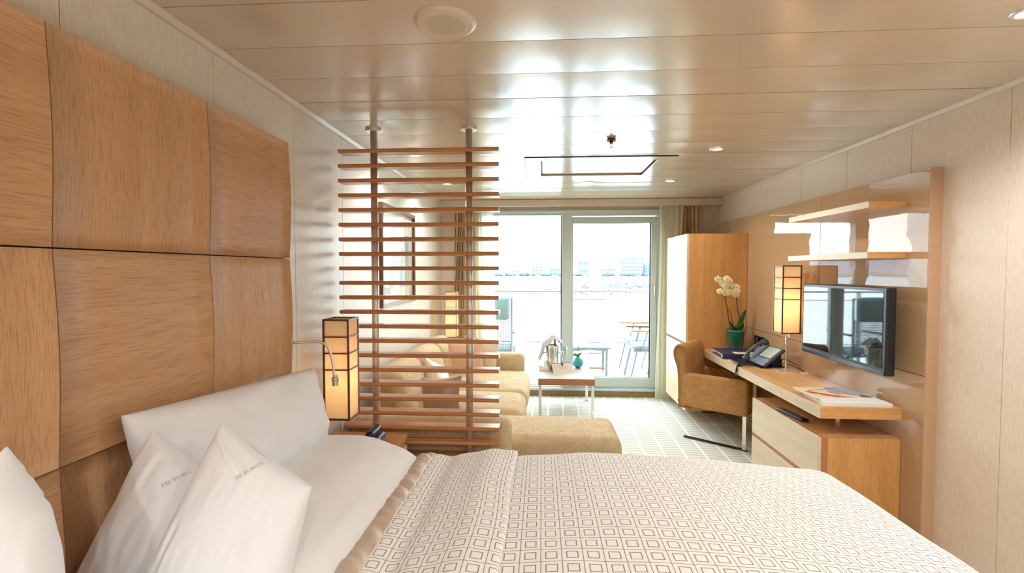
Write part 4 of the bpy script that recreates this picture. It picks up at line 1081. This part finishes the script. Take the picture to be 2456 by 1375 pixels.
part('label_tag', G().box(-.289, -.286, -.222, -.2, .32, .345), MBLACK, ch, world=False)
for s in (-1, 1):
    part('leg', G().box(.235, .265, s*.19-.006, s*.19+.006, .012 if s < 0 else .0, .33), MCHROME, ch, world=False, bev=.002)
    if s > 0: continue
    part('floor_runner', G().box(-.25, .265, s*.17-.018, s*.17+.018, 0, .012), MDSTEEL, ch, world=False, bev=.002)
    part('rear_brace', G().box(-.25, -.24, s*.17-.012, s*.17+.012, .0, .012), MDSTEEL, ch, world=False)
part('cross_bar', G().box(.24, .26, -.19, .19, .27, .285), MCHROME, ch, world=False)

# ---------------------------------------------------------------- coffee table and things on it
cf = thing('coffee_table', 'small coffee table with pale top and square chrome legs before the window', 'coffee table', (.25, 5.08, 0))
part('table_top', G().box(-.03, .53, 4.74, 5.42, .326, .385), MTABLE, cf, bev=.002)
part('top_inlay', G().box(-.028, .528, 4.742, 5.418, .385, .39), MBTOP, cf, bev=.001, seg=1)
for x in (-.025, .495):
    for yy in (4.745, 5.385): part('leg', G().box(x, x+.03, yy, yy+.03, 0, .326), MCHROME, cf, bev=.002)
TZ = .39
bk = thing('ice_bucket', 'silver champagne bucket with knob handles on the coffee table', 'ice bucket', (.125, 5.27, TZ))
part('bucket', G().lathe([(0,0), (.058,0), (.062,.006), (.068,.1), (.078,.235), (.084,.25), (.086,.258), (.08,.258), (.074,.24), (.06,.02), (0,.02)], (.125, 5.27, TZ), 32), MCHROME, bk, smooth=True)
for s in (-1, 1):
    part('knob_handle', G().tube([(.125+s*.07, 5.27, TZ+.17), (.125+s*.095, 5.27, TZ+.17)], .008, 8).rbox((.125+s*.105, 5.27, TZ+.17), (.017, .017, .017), .0165, 4, 1), MCHROME, bk, smooth=True)
bt = thing('champagne_bottle', 'bottle neck with green foil inside the ice bucket', 'bottle', (.15, 5.27, TZ+.021))
part('glass_body', G().lathe([(0,0), (.036,0), (.038,.01), (.038,.15), (.03,.19), (.014,.24), (.013,.27)], (.15, 5.27, TZ+.021), 20), mat('bottle_green', (60,84,52), .1), bt, smooth=True)
part('foil', G().lathe([(.0145,.235), (.015,.29), (.017,.3), (.013,.315), (0,.316)], (.15, 5.27, TZ+.021), 16), mat('foil', (190,176,120), .3, metal=.8), bt, smooth=True)
# napkin draped over bucket
nk = [(-.175,.105), (-.135,.08), (-.075,.235), (-.02,.262), (.02,.275), (.05,.27), (.09,.285), (.10,.30), (.06,.325), (.0,.385), (-.05,.355), (-.11,.325), (-.14,.24)]
def napkin():
    g = G(); path = [(-.155,.10), (-.12,.20), (-.095,.29), (-.04,.335), (.0,.37), (.045,.335), (.095,.29)]
    c = catmull([(a, 0, b_) for a, b_ in path], 6)
    def f(u, v):
        k = u*(len(c)-1); i = min(int(k), len(c)-2); p = c[i].lerp(c[i+1], k-i)
        w_ = .05+.035*math.sin(PI*u); y = (v-.5)*2*w_
        dz = -.05*abs(v-.5)*2*math.sin(PI*min(1, u*1.1))-.012*math.sin(v*14)
        return (.125+p.x+.015*math.sin(v*9), 5.27+y, TZ+p.z+dz)
    g.grid(f, 34, 14); return g
single('white_napkin', 'white napkin draped over the champagne bucket', 'napkin', napkin(), mat('napkin_cotton', (196,194,188), .8), (.125, 5.27, TZ+.3), smooth=True, solid=.004)
def flute(x, y, lab):
    F_ = thing('champagne_flute', lab, 'glass', (x, y, TZ), 0, 'champagne flutes on the coffee table')
    part('foot', G().lathe([(0,.001), (.03,.001), (.031,.003), (.004,.009), (.004,.012)], (x, y, TZ), 20), MCLEAR, F_, smooth=True)
    part('stem', G().lathe([(.004,.012), (.0035,.07), (.006,.095)], (x, y, TZ), 10), MCLEAR, F_, smooth=True)
    part('bowl', G().lathe([(.006,.095), (.018,.115), (.031,.16), (.033,.2), (.029,.262), (.0275,.262), (.031,.2), (.029,.16), (.016,.118), (0,.108)], (x, y, TZ), 24), MCLEAR, F_, smooth=True)
flute(.115, 5.12, 'left champagne flute in front of the ice bucket')
flute(.245, 5.13, 'right champagne flute beside the ice bucket')
cardo = thing('invitation_card', 'beige folded greeting card with a dark ribbon tilted on the table front', 'card', (.235, 5.03, TZ), math.radians(14))
cm = Matrix.Translation((0, -.03, 0)) @ Matrix.Rotation(math.radians(-50), 4, 'X')
def cbox(x0, x1, z0, z1, d0, d1): return G().box(x0, x1, d0, d1, z0, z1, cm)
MCARD = mat('card_beige', (206,188,166), .6)
part('card_front', cbox(-.115, .105, 0, .135, 0, .002), MCARD, cardo, world=False)
part('card_back', G().box(-.115, .105, 0, .002, 0, .125, Matrix.Translation((0, .175, 0)) @ Matrix.Rotation(math.radians(44), 4, 'X')), MCARD, cardo, world=False)
part('ribbon', cbox(-.008, .008, .1, .138, -.002, 0), MBLACK, cardo, world=False)
for k, (a, b_) in enumerate(((-.06, .06), (-.045, .05))): part('printed_line', cbox(a, b_, .082-.014*k, .084-.014*k, -.0006, 0), mat('print', (150,130,112), .7), cardo, world=False)
part('crest', cbox(-.004, .004, .025, .034, -.0006, 0), mat('print2', (150,120,100), .7), cardo, world=False)
nf = thing('folded_napkins', 'folded white napkins lying left of the greeting card', 'napkin', (.04, 5.18, TZ))
g = G().prism([(-.02, TZ), (.10, TZ), (.07, TZ+.02), (.0, TZ+.045), (-.03, TZ+.055)], 5.14, 5.24)
part('folded_cloth', g, MPAPER, nf, bev=.003)
part('folded_cloth', G().prism([(.02, TZ), (.08, TZ), (.055, TZ+.085), (.04, TZ+.095)], 5.2, 5.26), MPAPER, nf, bev=.003)
part('cutlery', G().box(.0, .12, 5.10, 5.112, TZ, TZ+.004), MCHROME, nf)
vs_ = thing('teal_vase', 'round teal glass vase with a green leafed sprig on the coffee table', 'vase', (.405, 5.30, TZ))
prof = [(.0, .002)]+[(.062*math.sin(PI*k/16), .062-.062*math.cos(PI*k/16)) for k in range(1, 15)]+[(.018,.122), (.02,.128)]
part('glass_ball', G().lathe(prof, (.405, 5.30, TZ), 28), MTEAL, vs_, smooth=True)
part('glass_foot', G().lathe([(0,0), (.03,0), (.036,.012), (.03,.02)], (.405, 5.30, TZ), 20), MCLEAR, vs_, smooth=True)
for tip, wd_, cv in (((.34, 5.28, TZ+.145), .016, .012), ((.45, 5.29, TZ+.165), .014, .012), ((.40, 5.26, TZ+.16), .012, .01)):
    part('leaf', G().grid(leafpts((.405, 5.30, TZ+.125), tip, wd_, cv), 8, 4), mat('bright_leaf', (88,140,40), .4), vs_, smooth=True, solid=.001)
part('twig', G().tube(catmull([(.405, 5.3, TZ+.12), (.408, 5.3, TZ+.2), (.418, 5.3, TZ+.262)], 5), .003, 6), MSTEM, vs_, smooth=True)
part('twig', G().tube(catmull([(.405, 5.3, TZ+.12), (.375, 5.29, TZ+.165), (.345, 5.29, TZ+.187)], 5), .0025, 6), MSTEM, vs_, smooth=True)

# ---------------------------------------------------------------- ceiling fittings
spk = thing('ceiling_speaker', 'round white ceiling loudspeaker with a perforated centre', 'speaker', (-.31, 1.555, HC))
part('rim', G().lathe([(.1, 0), (.1, -.004), (.092, -.011), (.088, -.0125), (.0, -.0125)], (-.31, 1.555, HC), 48), mat('speaker_paint', (214,196,170), .35), spk, smooth=False)
holes = G()
for rr_ in range(1, 13):
    nh = int(6*rr_)
    for k in range(nh):
        a = 2*PI*k/nh+rr_*.13; x, yy = -.31+rr_*.0052*math.cos(a), 1.555+rr_*.0052*math.sin(a)
        r_ = .0011; holes.add([(x+r_*math.cos(q*PI/3), yy+r_*math.sin(q*PI/3), HC-.0130) for q in range(6)], [(0,1,2,3,4,5)])
part('perforation', holes, MDARKGAP, spk, kind='stuff')
sp_ = thing('sprinkler', 'small brass fire sprinkler hanging from the ceiling', 'sprinkler', (.422, 2.97, HC))
part('escutcheon', G().lathe([(.005,-.004), (.03,-.018), (.031,-.016), (.022,-.001), (.0,0)], (.422, 2.97, HC), 20), MBRONZE, sp_, smooth=True)
part('sprinkler_body', G().lathe([(.008,0), (.009,-.02), (.011,-.024), (.009,-.03), (.009,-.036), (0,-.036)], (.422, 2.97, HC), 12), MDSTEEL, sp_)
part('frame_arms', G().tube([(.414, 2.97, HC-.034), (.415, 2.97, HC-.05), (.422, 2.97, HC-.058)], .0018, 6).tube([(.43, 2.97, HC-.034), (.429, 2.97, HC-.05), (.422, 2.97, HC-.058)], .0018, 6).rbox((.422, 2.97, HC-.058), (.004,.004,.004), .0038, 2, 1), MDSTEEL, sp_)
DL = [((1.151, 3.258), 'downlight in the ceiling nearest the right wall panel'), ((.418, 4.404), 'downlight centred just beyond the ceiling hatch'), ((1.152, 4.389), 'downlight right of the hatch nearest the window'),
      ((-.877, 3.304), 'downlight seen behind the top slat of the screen'), ((-.872, 4.409), 'downlight above the far end of the sofa'), ((1.50, 1.60), 'tilted downlight cut by the top right edge')]
for (x, yy), lb in DL+[((.3, -.9), 'added unseen fill downlight behind the camera, in the middle'), ((-.7, -1.2), 'added unseen fill downlight behind the camera near the headboard wall'), ((1.5, -.5), 'added unseen fill downlight behind the camera near the right wall')]:  # fittings behind the camera are unseen, added to brighten the room
    big = lb and 'tilted' in lb
    D = thing('downlight', lb or 'added unseen fill downlight behind the camera', 'downlight', (x, yy, HC), 0, 'recessed ceiling downlights')
    part('trim_ring', G().lathe([(.031,.01), (.031,-.002), (.034,-.006), (.043,-.006), (.046,-.002), (.046,0)], (x, yy, HC-.0035), 28), MSTEEL, D, smooth=True)
    part('lens', G().lathe([(.0,-.004), (.032,-.004)], (x, yy, HC), 20), MLENS, D)
for (x, yy), pw in (((1.151, 3.258), 14), ((.418, 4.404), 9), ((1.152, 4.389), 12), ((-.877, 3.304), 14), ((-.872, 4.409), 16), ((1.47, 1.6), 32), ((.3, -.9), 38), ((-.7, -1.2), 34), ((1.5, -.5), 48)):  # the spots behind the camera are added fill light
    spot((x, yy, HC-.02), pw, size=2.75, rad=.05)
